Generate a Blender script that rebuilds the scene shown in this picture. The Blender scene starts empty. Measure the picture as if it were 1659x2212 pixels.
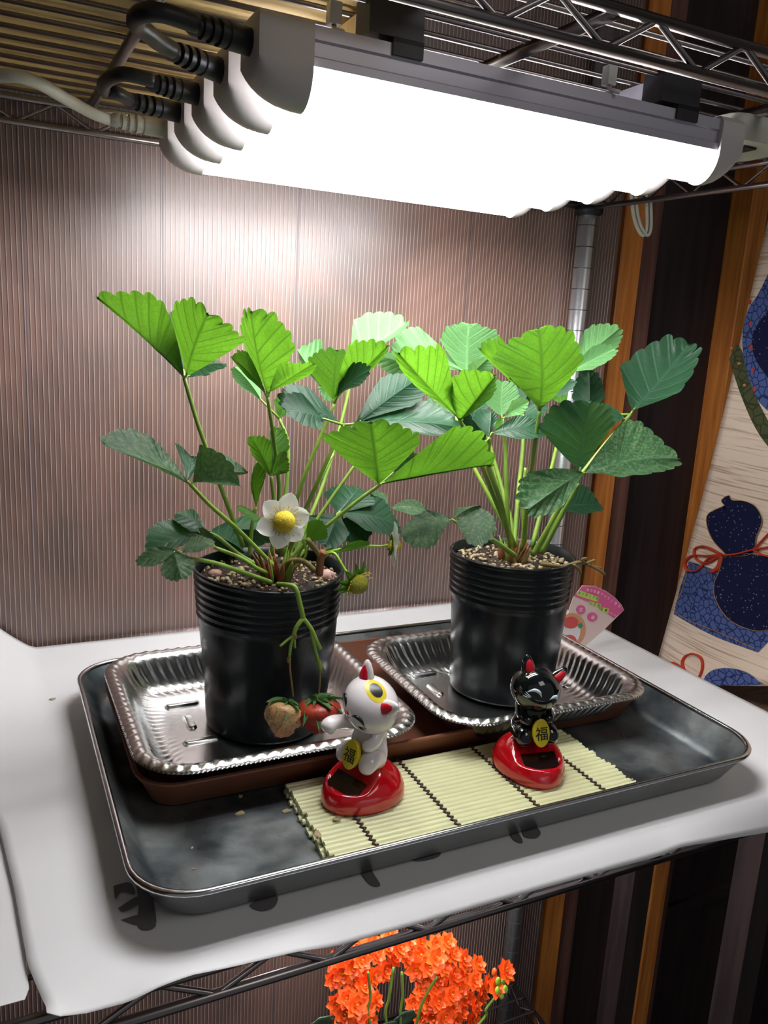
import bpy, math, random
from mathutils import Vector, Matrix, noise
random.seed(7)
S = bpy.context.scene
COL = S.collection
PI = math.pi
# ---------------------------------------------------------------- camera (solved from the photo's vanishing points)
CX, CY, F = 829.5, 1106.0, 1752.5
def camray(px, py):
    return Vector((px-CX, -(py-CY), -F)).normalized()
XA = camray(4450, 930); YA = camray(-40, 670); ZA = XA.cross(YA)
RM = Matrix((XA, YA, ZA))
CAMP = Vector((0, 0, .30))
cam_data = bpy.data.cameras.new('camera'); cam = bpy.data.objects.new('camera', cam_data); COL.objects.link(cam)
cam.matrix_world = Matrix.Translation(CAMP) @ RM.to_4x4()
cam_data.sensor_fit = 'HORIZONTAL'; cam_data.sensor_width = 36.0; cam_data.lens = F/1659*36
cam_data.clip_start = .01; cam_data.clip_end = 20
S.camera = cam
def ray(px, py): return RM @ camray(px, py)
def atz(px, py, z): r = ray(px, py); return CAMP + r*((z-CAMP.z)/r.z)
def aty(px, py, y): r = ray(px, py); return CAMP + r*((y-CAMP.y)/r.y)
def atx(px, py, x): r = ray(px, py); return CAMP + r*((x-CAMP.x)/r.x)
# ---------------------------------------------------------------- world, light, exposure
LAMP_E = 27.0
w = bpy.data.worlds.new('world'); S.world = w; w.use_nodes = True
bg = w.node_tree.nodes['Background']; bg.inputs[0].default_value = (.95, .96, 1, 1); bg.inputs[1].default_value = .12
rl = bpy.data.lights.new('room_fill', 'AREA'); rl.shape = 'SQUARE'; rl.size = .5; rl.energy = 2.2; rl.color = (1, .96, .9)  # unseen fill light, added to lift the shelf front and front-facing sides
rlo = bpy.data.objects.new('room_fill', rl); COL.objects.link(rlo); rlo.location = (.55, -.45, 1.0)
rlo.rotation_euler = (Vector((.30, .45, .05))-Vector(rlo.location)).to_track_quat('-Z', 'Y').to_euler()
S.view_settings.view_transform = 'Standard'; S.view_settings.look = 'None'
S.view_settings.exposure = 0.1; S.view_settings.gamma = 1.0; S.view_settings.use_curve_mapping = False
# ---------------------------------------------------------------- materials
def srgb(r, g, b):
    f = lambda c: (c/255/12.92) if c/255 <= .04045 else ((c/255+.055)/1.055)**2.4
    return (f(r), f(g), f(b), 1)
def newmat(name):
    m = bpy.data.materials.new(name); m.use_nodes = True
    nt = m.node_tree; b = nt.nodes['Principled BSDF']
    return m, nt, b
def mat(name, col, rough=.5, metal=0, spec=.5, noise_amt=0, noise_scale=40, bump=0, bump_scale=200, coat=0, col2=None, stretch=None, sub=0, trans=0):
    m, nt, b = newmat(name)
    b.inputs['Base Color'].default_value = col; b.inputs['Roughness'].default_value = rough
    b.inputs['Metallic'].default_value = metal; b.inputs['Specular IOR Level'].default_value = spec
    b.inputs['Coat Weight'].default_value = coat
    b.inputs['Transmission Weight'].default_value = trans
    tc = nt.nodes.new('ShaderNodeTexCoord'); mp = nt.nodes.new('ShaderNodeMapping')
    nt.links.new(tc.outputs['Object'], mp.inputs[0])
    if stretch: mp.inputs['Scale'].default_value = stretch
    if col2 or noise_amt:
        n = nt.nodes.new('ShaderNodeTexNoise'); n.inputs['Scale'].default_value = noise_scale; n.inputs['Detail'].default_value = 6
        nt.links.new(mp.outputs[0], n.inputs['Vector'])
        cr = nt.nodes.new('ShaderNodeValToRGB')
        c2 = col2 or tuple(c*(1-noise_amt) for c in col[:3])+(1,)
        cr.color_ramp.elements[0].color = c2; cr.color_ramp.elements[1].color = col
        cr.color_ramp.elements[0].position = .35; cr.color_ramp.elements[1].position = .65
        nt.links.new(n.outputs[0], cr.inputs[0]); nt.links.new(cr.outputs[0], b.inputs['Base Color'])
    if bump:
        n2 = nt.nodes.new('ShaderNodeTexNoise'); n2.inputs['Scale'].default_value = bump_scale; n2.inputs['Detail'].default_value = 4
        nt.links.new(mp.outputs[0], n2.inputs['Vector'])
        bp = nt.nodes.new('ShaderNodeBump'); bp.inputs['Strength'].default_value = bump; bp.inputs['Distance'].default_value = .001
        nt.links.new(n2.outputs[0], bp.inputs['Height']); nt.links.new(bp.outputs[0], b.inputs['Normal'])
    return m
def leafmat(name, top, glow, tw, rough=.42, dust=0, vein=None):
    m, nt, b = newmat(name)
    out = nt.nodes['Material Output']
    uv = nt.nodes.new('ShaderNodeUVMap'); sx = nt.nodes.new('ShaderNodeSeparateXYZ'); nt.links.new(uv.outputs[0], sx.inputs[0])
    # u = vein phase (integer on a vein), v = 0 at midrib .. 1 at edge
    fr = nt.nodes.new('ShaderNodeMath'); fr.operation = 'PINGPONG'; fr.inputs[1].default_value = .5; nt.links.new(sx.outputs[0], fr.inputs[0])
    ss = nt.nodes.new('ShaderNodeMapRange'); ss.interpolation_type = 'SMOOTHSTEP'
    ss.inputs[1].default_value = 0; ss.inputs[2].default_value = .14; ss.inputs[3].default_value = 1; ss.inputs[4].default_value = 0
    nt.links.new(fr.outputs[0], ss.inputs[0])
    mr = nt.nodes.new('ShaderNodeMapRange'); mr.inputs[1].default_value = .02; mr.inputs[2].default_value = .06; mr.inputs[3].default_value = 1; mr.inputs[4].default_value = 0
    nt.links.new(sx.outputs[1], mr.inputs[0])
    mx = nt.nodes.new('ShaderNodeMath'); mx.operation = 'MAXIMUM'; nt.links.new(ss.outputs[0], mx.inputs[0]); nt.links.new(mr.outputs[0], mx.inputs[1])
    tc = nt.nodes.new('ShaderNodeTexCoord')
    n = nt.nodes.new('ShaderNodeTexNoise'); n.inputs['Scale'].default_value = 60; n.inputs['Detail'].default_value = 5; nt.links.new(tc.outputs['Object'], n.inputs[0])
    n3 = nt.nodes.new('ShaderNodeTexNoise'); n3.inputs['Scale'].default_value = 420; n3.inputs['Detail'].default_value = 3; nt.links.new(tc.outputs['Object'], n3.inputs[0])
    def mixc(fac, a, bb):
        k = nt.nodes.new('ShaderNodeMix'); k.data_type = 'RGBA'
        if hasattr(fac, 'links') or not isinstance(fac, float): nt.links.new(fac, k.inputs[0])
        else: k.inputs[0].default_value = fac
        for v, i in ((a, 6), (bb, 7)):
            if isinstance(v, tuple): k.inputs[i].default_value = v
            else: nt.links.new(v, k.inputs[i])
        return k.outputs[2]
    dk = tuple(c*.72 for c in top[:3])+(1,)
    base = mixc(n.outputs[0], dk, top)
    vf = nt.nodes.new('ShaderNodeMath'); vf.operation = 'MULTIPLY'; vf.inputs[1].default_value = .35; nt.links.new(mx.outputs[0], vf.inputs[0])
    vcol = vein or tuple(min(1, c*1.7+.02) for c in top[:3])+(1,)
    base = mixc(vf.outputs[0], base, vcol)
    if dust:
        dr = nt.nodes.new('ShaderNodeMapRange'); dr.inputs[1].default_value = .45; dr.inputs[2].default_value = .75; dr.inputs[4].default_value = dust
        nt.links.new(n3.outputs[0], dr.inputs[0]); base = mixc(dr.outputs[0], base, (.20, .25, .13, 1))
    nt.links.new(base, b.inputs['Base Color']); b.inputs['Roughness'].default_value = rough; b.inputs['Specular IOR Level'].default_value = .22
    tr = nt.nodes.new('ShaderNodeBsdfTranslucent')
    gd = tuple(c*.42 for c in glow[:3])+(1,)
    vo = nt.nodes.new('ShaderNodeTexVoronoi'); vo.feature = 'DISTANCE_TO_EDGE'; vo.inputs['Scale'].default_value = 330; nt.links.new(tc.outputs['Object'], vo.inputs['Vector'])
    vr = nt.nodes.new('ShaderNodeMapRange'); vr.inputs[1].default_value = .0; vr.inputs[2].default_value = .14; vr.inputs[3].default_value = .42; vr.inputs[4].default_value = 0
    nt.links.new(vo.outputs['Distance'], vr.inputs[0])
    v2 = nt.nodes.new('ShaderNodeMath'); v2.operation = 'MULTIPLY'; v2.inputs[1].default_value = .8; nt.links.new(mx.outputs[0], v2.inputs[0])
    v3 = nt.nodes.new('ShaderNodeMath'); v3.operation = 'MAXIMUM'; nt.links.new(vr.outputs[0], v3.inputs[0]); nt.links.new(v2.outputs[0], v3.inputs[1])
    g2 = mixc(n.outputs[0], tuple(c*.72 for c in glow[:3])+(1,), tuple(min(1, c*1.25) for c in glow[:3])+(1,))
    nt.links.new(mixc(v3.outputs[0], g2, gd), tr.inputs[0])
    ms = nt.nodes.new('ShaderNodeMixShader'); ms.inputs[0].default_value = tw
    nt.links.new(b.outputs[0], ms.inputs[1]); nt.links.new(tr.outputs[0], ms.inputs[2]); nt.links.new(ms.outputs[0], out.inputs[0])
    iv = nt.nodes.new('ShaderNodeMath'); iv.operation = 'SUBTRACT'; nt.links.new(n3.outputs[0], iv.inputs[0]); nt.links.new(mx.outputs[0], iv.inputs[1])
    bp = nt.nodes.new('ShaderNodeBump'); bp.inputs['Strength'].default_value = .35; bp.inputs['Distance'].default_value = .0006
    nt.links.new(iv.outputs[0], bp.inputs['Height']); nt.links.new(bp.outputs[0], b.inputs['Normal'])
    return m
M = {}
M['chrome'] = mat('chrome_wire', (.55, .55, .57, 1), .22, 1, bump=.05)
M['chrome_dark'] = mat('dark_chrome_wire', (.30, .27, .27, 1), .3, 1)
M['pole'] = mat('polished_pole', (.80, .83, .86, 1), .27, .9)
m = mat('worn_steel', (.26, .28, .28, 1), .34, .78, noise_scale=26, col2=(.07, .09, .10, 1), bump=.3, bump_scale=160); M['steel'] = m
nt = m.node_tree; n_ = nt.nodes.new('ShaderNodeTexNoise'); n_.inputs['Scale'].default_value = 34; n_.inputs['Detail'].default_value = 9
tc_ = nt.nodes.new('ShaderNodeTexCoord'); nt.links.new(tc_.outputs['Object'], n_.inputs['Vector'])
r_ = nt.nodes.new('ShaderNodeMapRange'); r_.inputs[1].default_value = .35; r_.inputs[2].default_value = .65; r_.inputs[3].default_value = .24; r_.inputs[4].default_value = .55
nt.links.new(n_.outputs[0], r_.inputs[0]); nt.links.new(r_.outputs[0], nt.nodes['Principled BSDF'].inputs['Roughness'])
M['steel_rim'] = mat('steel_rim', (.62, .63, .64, 1), .2, 1)
M['steel_side'] = mat('steel_side', (.42, .43, .43, 1), .33, 1, noise_scale=25, noise_amt=.2)
M['foil'] = mat('foil', (.68, .69, .69, 1), .25, 1, bump=.12, bump_scale=120)
M['brown'] = mat('brown_plastic', srgb(128, 78, 56), .55, noise_amt=.1)
M['potblack'] = mat('black_poly_pot', srgb(20, 26, 29), .26, spec=.26, bump=.45, bump_scale=55, stretch=(1, 1, .3))
M['paper'] = mat('white_paper', (.80, .81, .82, 1), .75, bump=.15, bump_scale=30, noise_amt=.04, noise_scale=6)
M['ink'] = mat('ink', (.16, .15, .155, 1), .8)
M['mat'] = mat('ivory_plastic', srgb(222, 224, 178), .32, noise_amt=.05, noise_scale=80)
M['thread'] = mat('brown_thread', srgb(60, 38, 32), .8)
M['housing'] = mat('aluminium_housing', (.50, .49, .56, 1), .4, .5)
M['cap'] = mat('grey_white_plastic', (.56, .53, .52, 1), .38)
M['blackrub'] = mat('black_rubber', (.012, .012, .016, 1), .45)
M['whitecord'] = mat('white_cord', (.55, .55, .48, 1), .5)
M['clear'] = mat('zip_tie', (.6, .6, .55, 1), .4)
M['wood_o'] = mat('orange_wood', srgb(222, 144, 66), .38, col2=srgb(178, 104, 48), noise_scale=10, stretch=(14, 14, .8))
M['wood_m'] = mat('reddish_wood', srgb(150, 84, 42), .4, col2=srgb(108, 56, 30), noise_scale=10, stretch=(14, 14, .8))
M['wood_b'] = mat('brown_wood', srgb(118, 82, 70), .5, col2=srgb(86, 54, 46), noise_scale=10, stretch=(10, 10, .6))
M['wood_d'] = mat('dark_wood', srgb(50, 38, 38), .55, col2=srgb(32, 23, 23), noise_scale=10, stretch=(10, 10, .6))
M['wood_l'] = mat('light_wood', srgb(150, 124, 104), .5, col2=srgb(118, 92, 74), noise_scale=10, stretch=(2, 26, 2))
M['board'] = mat('plywood', srgb(232, 206, 140), .6, col2=srgb(210, 180, 116), noise_scale=8, stretch=(1, 12, 1))
M['red'] = mat('red_plastic', srgb(196, 10, 26), .15, spec=.6, coat=.5)
M['solar'] = mat('solar_cell', srgb(36, 20, 20), .12)
M['catw'] = mat('white_cat', srgb(238, 232, 234), .12, coat=.6)
M['catb'] = mat('black_cat', srgb(14, 18, 20), .08, coat=.6)
M['koban'] = mat('yellow_paint', srgb(222, 202, 40), .3)
M['blackpaint'] = mat('black_paint', srgb(22, 24, 22), .3)
M['redpaint'] = mat('red_paint', srgb(205, 24, 44), .3)
M['whitepaint'] = mat('pale_paint', srgb(200, 218, 226), .3)
M['petal'] = None
M['soil'] = mat('soil', srgb(62, 46, 36), .9, col2=srgb(22, 16, 14), noise_scale=220, bump=1, bump_scale=500)
M['pebble'] = mat('pumice', srgb(188, 174, 140), .8, col2=srgb(150, 130, 96), noise_scale=90)
M['stone'] = mat('pink_stone', srgb(196, 158, 146), .8, col2=srgb(150, 112, 104), noise_scale=150, bump=.8)
M['fibre'] = mat('root_fibre', srgb(96, 70, 46), .9)
M['stem'] = mat('stem_green', srgb(136, 168, 62), .45, col2=srgb(104, 138, 52), noise_scale=40)
M['stem_br'] = mat('stem_bright', srgb(150, 196, 60), .45)
M['stem_red'] = mat('crown_red', srgb(168, 84, 60), .6, col2=srgb(110, 96, 50), noise_scale=120)
M['stem_dry'] = mat('stem_dry', srgb(112, 108, 56), .7, col2=srgb(140, 110, 70), noise_scale=120)
M['yellow'] = mat('flower_centre', srgb(232, 206, 30), .6, col2=srgb(196, 168, 20), noise_scale=900, bump=1, bump_scale=1500)
M['orange'] = mat('orange_petal', srgb(255, 112, 34), .5, col2=srgb(250, 84, 18), noise_scale=200)
M['strawred'] = mat('strawberry_red', srgb(186, 74, 44), .4, col2=srgb(158, 40, 30), noise_scale=70, bump=.4, bump_scale=300)
M['strawpale'] = mat('strawberry_pale', srgb(202, 182, 122), .35, col2=srgb(190, 138, 96), noise_scale=60, bump=.8, bump_scale=300)
M['seed'] = mat('seed', srgb(120, 60, 30), .5)
M['greencore'] = mat('green_core', srgb(168, 166, 40), .6, col2=srgb(120, 130, 34), noise_scale=900, bump=1, bump_scale=1500)
M['young'] = leafmat('young_leaf', (.06, .18, .02, 1), (.10, .26, .014, 1), .50)
M['pale'] = leafmat('pale_leaf', (.14, .34, .12, 1), (.17, .36, .10, 1), .42)
M['mature'] = leafmat('mature_leaf', (.024, .078, .038, 1), (.08, .26, .03, 1), .22, rough=.33)
M['deep'] = leafmat('deep_leaf', (.010, .046, .020, 1), (.05, .16, .03, 1), .15, rough=.5)
M['dusty'] = leafmat('dusty_leaf', (.032, .085, .038, 1), (.12, .25, .05, 1), .2, rough=.5, dust=.55)
M['speckled'] = leafmat('speckled_leaf', (.030, .095, .038, 1), (.08, .26, .03, 1), .2, rough=.3, dust=.6)
M['calyx'] = leafmat('calyx_leaf', (.075, .17, .055, 1), (.1, .25, .03, 1), .2)
M['kleaf'] = mat('kalanchoe_leaf', srgb(58, 84, 62), .45)
# petal: white, translucent
m, nt, b = newmat('white_petal'); b.inputs['Base Color'].default_value = (.92, .92, .90, 1); b.inputs['Roughness'].default_value = .5
tr = nt.nodes.new('ShaderNodeBsdfTranslucent'); tr.inputs[0].default_value = (.8, .82, .76, 1)
ms = nt.nodes.new('ShaderNodeMixShader'); ms.inputs[0].default_value = .45
nt.links.new(b.outputs[0], ms.inputs[1]); nt.links.new(tr.outputs[0], ms.inputs[2]); nt.links.new(ms.outputs[0], nt.nodes['Material Output'].inputs[0])
M['petal'] = m
m, nt, b = newmat('lamp_diffuser'); b.inputs['Base Color'].default_value = (.9, .9, .9, 1)
b.inputs['Emission Color'].default_value = (1, .975, .99, 1); b.inputs['Emission Strength'].default_value = LAMP_E; M['lamp'] = m
# translucent fluted sheet: tan behind a milky plastic skin
m, nt, b = newmat('fluted_sheet'); M['sheet'] = m
tc = nt.nodes.new('ShaderNodeTexCoord'); mp = nt.nodes.new('ShaderNodeMapping'); mp.inputs['Scale'].default_value = (1.6, 1, 1.1)
nt.links.new(tc.outputs['Object'], mp.inputs[0])
n = nt.nodes.new('ShaderNodeTexNoise'); n.inputs['Scale'].default_value = 4.5; n.inputs['Detail'].default_value = 2; nt.links.new(mp.outputs[0], n.inputs[0])
cr = nt.nodes.new('ShaderNodeValToRGB'); cr.color_ramp.elements[0].position = .38; cr.color_ramp.elements[1].position = .62
cr.color_ramp.elements[0].color = srgb(72, 56, 50); cr.color_ramp.elements[1].color = srgb(116, 86, 74)
nt.links.new(n.outputs[0], cr.inputs[0]); nt.links.new(cr.outputs[0], b.inputs['Base Color'])
b.inputs['Roughness'].default_value = .40; b.inputs['Specular IOR Level'].default_value = .95; b.inputs['Coat Weight'].default_value = .35; b.inputs['Coat Roughness'].default_value = .42
M['rib'] = mat('fluted_sheet_rib', srgb(158, 140, 132), .4, spec=1.0)
M['seam'] = mat('sheet_seam', srgb(92, 78, 80), .42, spec=.7)
def fabric_mat(name, c1, c2, sc, kind):
    m, nt, b = newmat(name); tc = nt.nodes.new('ShaderNodeTexCoord'); mp = nt.nodes.new('ShaderNodeMapping'); nt.links.new(tc.outputs['Object'], mp.inputs[0])
    cr = nt.nodes.new('ShaderNodeValToRGB'); cr.color_ramp.elements[0].color = c1; cr.color_ramp.elements[1].color = c2
    if kind == 'weft':
        mp.inputs['Scale'].default_value = (9, 9, 420)
        t = nt.nodes.new('ShaderNodeTexNoise'); t.inputs['Scale'].default_value = 1.2; t.inputs['Detail'].default_value = 6
        cr.color_ramp.elements[0].position = .32; cr.color_ramp.elements[1].position = .48
        o = t.outputs[0]
    else:
        t = nt.nodes.new('ShaderNodeTexVoronoi'); t.inputs['Scale'].default_value = sc; t.feature = 'DISTANCE_TO_EDGE' if kind == 'star' else 'F1'
        cr.color_ramp.elements[0].position = .04 if kind == 'star' else .12; cr.color_ramp.elements[1].position = .09 if kind == 'star' else .2
        o = t.outputs[0]
    nt.links.new(mp.outputs[0], t.inputs[0]); nt.links.new(o, cr.inputs[0]); nt.links.new(cr.outputs[0], b.inputs['Base Color'])
    b.inputs['Roughness'].default_value = .9; b.inputs['Specular IOR Level'].default_value = .1
    return m
M['cloth'] = fabric_mat('beige_cloth', srgb(196, 170, 146), srgb(246, 228, 206), 0, 'weft')
M['patch'] = fabric_mat('blue_star_cloth', srgb(44, 54, 96), srgb(84, 104, 160), 120, 'star')
M['navy'] = fabric_mat('navy_dotted_cloth', srgb(130, 140, 176), srgb(30, 34, 66), 210, 'dot')
M['olive'] = fabric_mat('olive_cloth', srgb(60, 66, 46), srgb(84, 90, 62), 90, 'star')
M['redcord'] = mat('red_print', srgb(196, 62, 36), .9)
M['stitch'] = mat('ochre_stitch', srgb(190, 140, 60), .9)
M['tagpink'] = mat('tag_pink', srgb(232, 104, 160), .35)
M['tagpale'] = mat('tag_pale', srgb(238, 214, 208), .35)
M['tagwhite'] = mat('tag_white', srgb(244, 242, 244), .4)
M['taggreen'] = mat('tag_green', srgb(70, 150, 110), .4)
M['taglime'] = mat('tag_lime', srgb(210, 232, 110), .4)
M['tagred'] = mat('tag_red', srgb(226, 84, 84), .4)
M['tagorange'] = mat('tag_orange', srgb(222, 162, 118), .4)
# ---------------------------------------------------------------- mesh helpers
class MB:
    def __init__(s): s.v = []; s.f = []; s.uv = {}
    def add(s, vs, fs):
        o = len(s.v); s.v += [tuple(v) for v in vs]; s.f += [tuple(i+o for i in f) for f in fs]; return s
    def box(s, a, b):
        x0, y0, z0 = a; x1, y1, z1 = b
        return s.add([(x0,y0,z0),(x1,y0,z0),(x1,y1,z0),(x0,y1,z0),(x0,y0,z1),(x1,y0,z1),(x1,y1,z1),(x0,y1,z1)],
              [(0,3,2,1),(4,5,6,7),(0,1,5,4),(1,2,6,5),(2,3,7,6),(3,0,4,7)])
    def tube(s, pts, r, n=8, cap=True, flat=1.0):
        pts = [Vector(p) for p in pts]; k = len(pts)
        rr = r if isinstance(r, (list, tuple)) else [r]*k
        t0 = (pts[1]-pts[0]).normalized(); up = Vector((0,0,1)) if abs(t0.z) < .9 else Vector((1,0,0))
        nrm = (up - t0*up.dot(t0)).normalized(); vs = []
        for i, p in enumerate(pts):
            t = (pts[min(i+1,k-1)]-pts[max(i-1,0)])
            t = t.normalized() if t.length > 1e-9 else t0
            nrm = (nrm - t*nrm.dot(t)); nrm = nrm.normalized() if nrm.length > 1e-9 else up
            bi = t.cross(nrm)
            for j in range(n):
                a = 2*PI*j/n; vs.append(p + (nrm*math.cos(a)*flat + bi*math.sin(a))*rr[i])
        fs = [(i*n+j, i*n+(j+1)%n, (i+1)*n+(j+1)%n, (i+1)*n+j) for i in range(k-1) for j in range(n)]
        if cap: fs += [tuple(range(n-1,-1,-1)), tuple(range((k-1)*n, k*n))]
        return s.add(vs, fs)
    def loft(s, rings, cap0=False, cap1=False):
        n = len(rings[0]); vs = [p for r in rings for p in r]
        fs = [(i*n+j, i*n+(j+1)%n, (i+1)*n+(j+1)%n, (i+1)*n+j) for i in range(len(rings)-1) for j in range(n)]
        if cap0: fs.append(tuple(range(n-1,-1,-1)))
        if cap1: fs.append(tuple(range((len(rings)-1)*n, len(rings)*n)))
        return s.add(vs, fs)
    def ball(s, c, r, mx=None, nu=16, nv=10):
        c = Vector(c); r = r if isinstance(r, (tuple, list)) else (r, r, r); vs = []; 
        for i in range(nv+1):
            th = PI*i/nv
            for j in range(nu):
                a = 2*PI*j/nu; p = Vector((r[0]*math.sin(th)*math.cos(a), r[1]*math.sin(th)*math.sin(a), r[2]*math.cos(th)))
                vs.append(c + (mx @ p if mx else p))
        return s.add(vs, [(i*nu+j, (i+1)*nu+j, (i+1)*nu+(j+1)%nu, i*nu+(j+1)%nu) for i in range(nv) for j in range(nu)])
    def build(s, name, m, parent=None, smooth=True, uv=None):
        me = bpy.data.meshes.new(name); me.from_pydata(s.v, [], s.f)
        if uv:
            ul = me.uv_layers.new(name='UVMap')
            for l in me.loops: ul.data[l.index].uv = uv[l.vertex_index]
        me.materials.append(M[m] if isinstance(m, str) else m)
        if smooth:
            me.polygons.foreach_set('use_smooth', [True]*len(me.polygons))
        me.update(); 
        o = bpy.data.objects.new(name, me); COL.objects.link(o)
        if smooth == 'auto':
            e = o.modifiers.new('e', 'EDGE_SPLIT'); e.split_angle = math.radians(38)
        if parent: o.parent = parent
        return o
def empty(name, loc=(0,0,0)):
    o = bpy.data.objects.new(name, None); COL.objects.link(o); o.empty_display_size = .01; o.location = (0,0,0); return o
def tag(o, label=None, cat=None, group=None, kind=None):
    if label: o['label'] = label
    if cat: o['category'] = cat
    if group: o['group'] = group
    if kind: o['kind'] = kind
    return o
def thing(name, label, cat, group=None, kind=None): return tag(empty(name), label, cat, group, kind)
def copy_tree(o, parent=None):
    c = o.copy(); COL.objects.link(c); c.parent = parent
    for ch in list(o.children): copy_tree(ch, c)
    return c
def crom(pts, n=8):
    pts = [Vector(p) for p in pts]; P = [2*pts[0]-pts[1]] + pts + [2*pts[-1]-pts[-2]]; out = []
    for i in range(1, len(P)-2):
        for k in range(n):
            t = k/n; a, b, c, d = P[i-1], P[i], P[i+1], P[i+2]
            out.append(.5*((2*b)+(c-a)*t+(2*a-5*b+4*c-d)*t*t+(3*b-a-3*c+d)*t**3))
    return out + [pts[-1]]
def lerp(a, b, t): return a+(b-a)*t
def rrect(x0, y0, x1, y1, r, n):
    """n points uniformly spaced round a rounded rectangle, with outward normals, ccw"""
    segs = []; w_, h_ = x1-x0-2*r, y1-y0-2*r; q = PI*r/2
    L = 2*w_+2*h_+4*q; out = []
    for i in range(n):
        s = L*i/n
        for kind, ln, a in (('l',w_,0),('c',q,0),('l',h_,1),('c',q,1),('l',w_,2),('c',q,2),('l',h_,3),('c',q,3)):
            if s <= ln: break
            s -= ln
        cx, cy = ((x1-r, y0+r), (x1-r, y1-r), (x0+r, y1-r), (x0+r, y0+r))[a]
        if kind == 'c':
            t = -PI/2 + a*PI/2 + s/r; nx, ny = math.cos(t), math.sin(t); out.append((cx+r*nx, cy+r*ny, nx, ny))
        else:
            if a == 0: out.append((x0+r+s, y0, 0, -1))
            if a == 1: out.append((x1, y0+r+s, 1, 0))
            if a == 2: out.append((x1-r-s, y1, 0, 1))
            if a == 3: out.append((x0, y1-r-s, -1, 0))
    return out
def struct(o): o['kind'] = 'structure'; return o
# ================================================================ SETTING
YW = .86
MB().box((-1.2, YW+.06, -1.2), (2.0, YW+.09, 1.6)).build('wall_back', 'wood_d', smooth=False)['kind'] = 'structure'
MB().box((-1.2, -.6, -1.25), (2.0, YW+.06, -1.2)).build('floor', 'wood_d', smooth=False)['kind'] = 'structure'
def pillar(i, x0, x1, y0, y1, m, z0=-1.2, z1=1.6):
    mb = MB(); b = .0015
    pts = [(x0+b,y0),(x1-b,y0),(x1,y0+b),(x1,y1),(x0,y1),(x0,y0+b)]
    mb.loft([[(p[0],p[1],z0) for p in pts],[(p[0],p[1],z1) for p in pts]], True, True)
    return struct(mb.build('trim_%d'%i, m, smooth=False))
def xw(px, py, y): return aty(px, py, y).x
yp = .80
pillar(1, .669, .698, yp+.012, YW+.06, 'wood_m')
pillar(2, .698, .731, yp, YW+.06, 'wood_o')
pillar(3, .731, .766, yp+.010, YW+.06, 'wood_b')
pillar(4, .905, .937, yp, YW+.06, 'wood_o')
pillar(5, .937, .960, yp+.012, YW+.06, 'wood_b')
# sliding door panel between the posts
MB().box((-1.25, -.6, -1.2), (-1.2, YW+.06, 1.3)).build('wall_left', 'wood_b', smooth=False)['kind'] = 'structure'
MB().box((2.0, -.6, -1.2), (2.05, YW+.06, 1.3)).build('wall_right', 'wood_d', smooth=False)['kind'] = 'structure'
MB().box((-1.25, -.6, 1.1), (2.05, YW+.06, 1.15)).build('ceiling', 'wood_b', smooth=False)['kind'] = 'structure'
d = MB().box((.766, yp+.035, -1.2), (.905, yp+.045, 1.6)).build('door_1', 'wood_d', smooth=False); struct(d)
d2 = MB().box((.960, yp+.035, -1.2), (1.7, yp+.045, 1.6)).build('door_2', 'wood_d', smooth=False); struct(d2)
MB().box((.960, yp+.028, -.62), (1.7, yp+.0349, -.60)).build('door_rail', 'wood_d', d2, smooth=False)
# ================================================================ FLUTED PLASTIC SHEETS
YS = .768
sh = thing('fluted_plastic_sheet', 'tall brown-pink fluted translucent plastic sheet standing behind the rack', 'plastic sheet')
MB().box((-.4, YS, -1.0), (.664, YS+.004, 1.1)).build('panel', 'sheet', sh, smooth=False)
mb = MB(); x = -.4
while x < .662:
    mb.box((x, YS-.0005, -1.0), (x+.0006, YS+.0002, 1.1)); x += .0042
tag(mb.build('flute_ribs', 'rib', sh, smooth=False), kind='stuff')
for px in (52, 350, 640, 1010):
    xx = xw(px, 600, YS); MB().box((xx-.0012, YS-.0004, -1.0), (xx+.0012, YS+.0001, 1.1)).build('seam_strip', 'seam', sh, smooth=False)
# ================================================================ WIRE RACK
rk = thing('wire_rack', 'chrome wire shelving rack with trussed shelves holding the lamps and the white paper', 'shelf rack')
def zz(z, y): return z + .025*(y-.335)
XL, XR, YF, YB = -.42, .600, .335, .752
def shelf(z_lo, z_up, tilt, deckz, mname, yoff=0):
    zt = (lambda z, y: zz(z, y)) if tilt else (lambda z, y: z)
    root = MB()
    for y in (YF, YB):
        for z in (z_lo, z_up): root.tube([(XL, y, zt(z, y)), (XR, y, zt(z, y))], .0028, 10)
    for z in (z_lo, z_up): root.tube([(XR, YF, zt(z, YF)), (XR, YB, zt(z, YB))], .0028, 10)
    sf = root.build('wire_shelf', mname, rk)
    for y in (YF, YB):                                  # zigzag trusses
        n = 17; pts = []
        for i in range(n*2+1):
            x = XL+.005+(XR-XL-.01)*i/(2*n); pts.append((x, y, zt(z_lo if i % 2 else z_up, y)))
        MB().tube(pts, .0019, 6).build('truss_wire', mname, sf)
    n = 7; pts = [(XR, YF+.005+(YB-YF-.01)*i/(2*n), zt(z_lo if i % 2 else z_up, YF+(YB-YF)*i/(2*n))) for i in range(2*n+1)]
    MB().tube(pts, .0019, 6).build('truss_wire', mname, sf)
    k = 17; me = None
    for i in range(k):
        y = YF+.022+(YB-YF-.04)*i/(k-1); z = zt(deckz, y)
        MB().tube([(XL, y, z), (XR-.003, y, z), (XR, y, z-.001)], .0015, 6).build('deck_wire', mname, sf)
    for x in (-.15, .085, .272, .46):
        MB().tube([(x, YF, zt(deckz-.004, YF)), (x, YB, zt(deckz-.004, YB))], .0036, 10).build('cross_bar', mname, sf)
    return sf
shelf(.436, .454, True, .4565, 'chrome_dark')
shelf(-.0235, -.0075, False, -.0035, 'chrome_dark')
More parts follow.
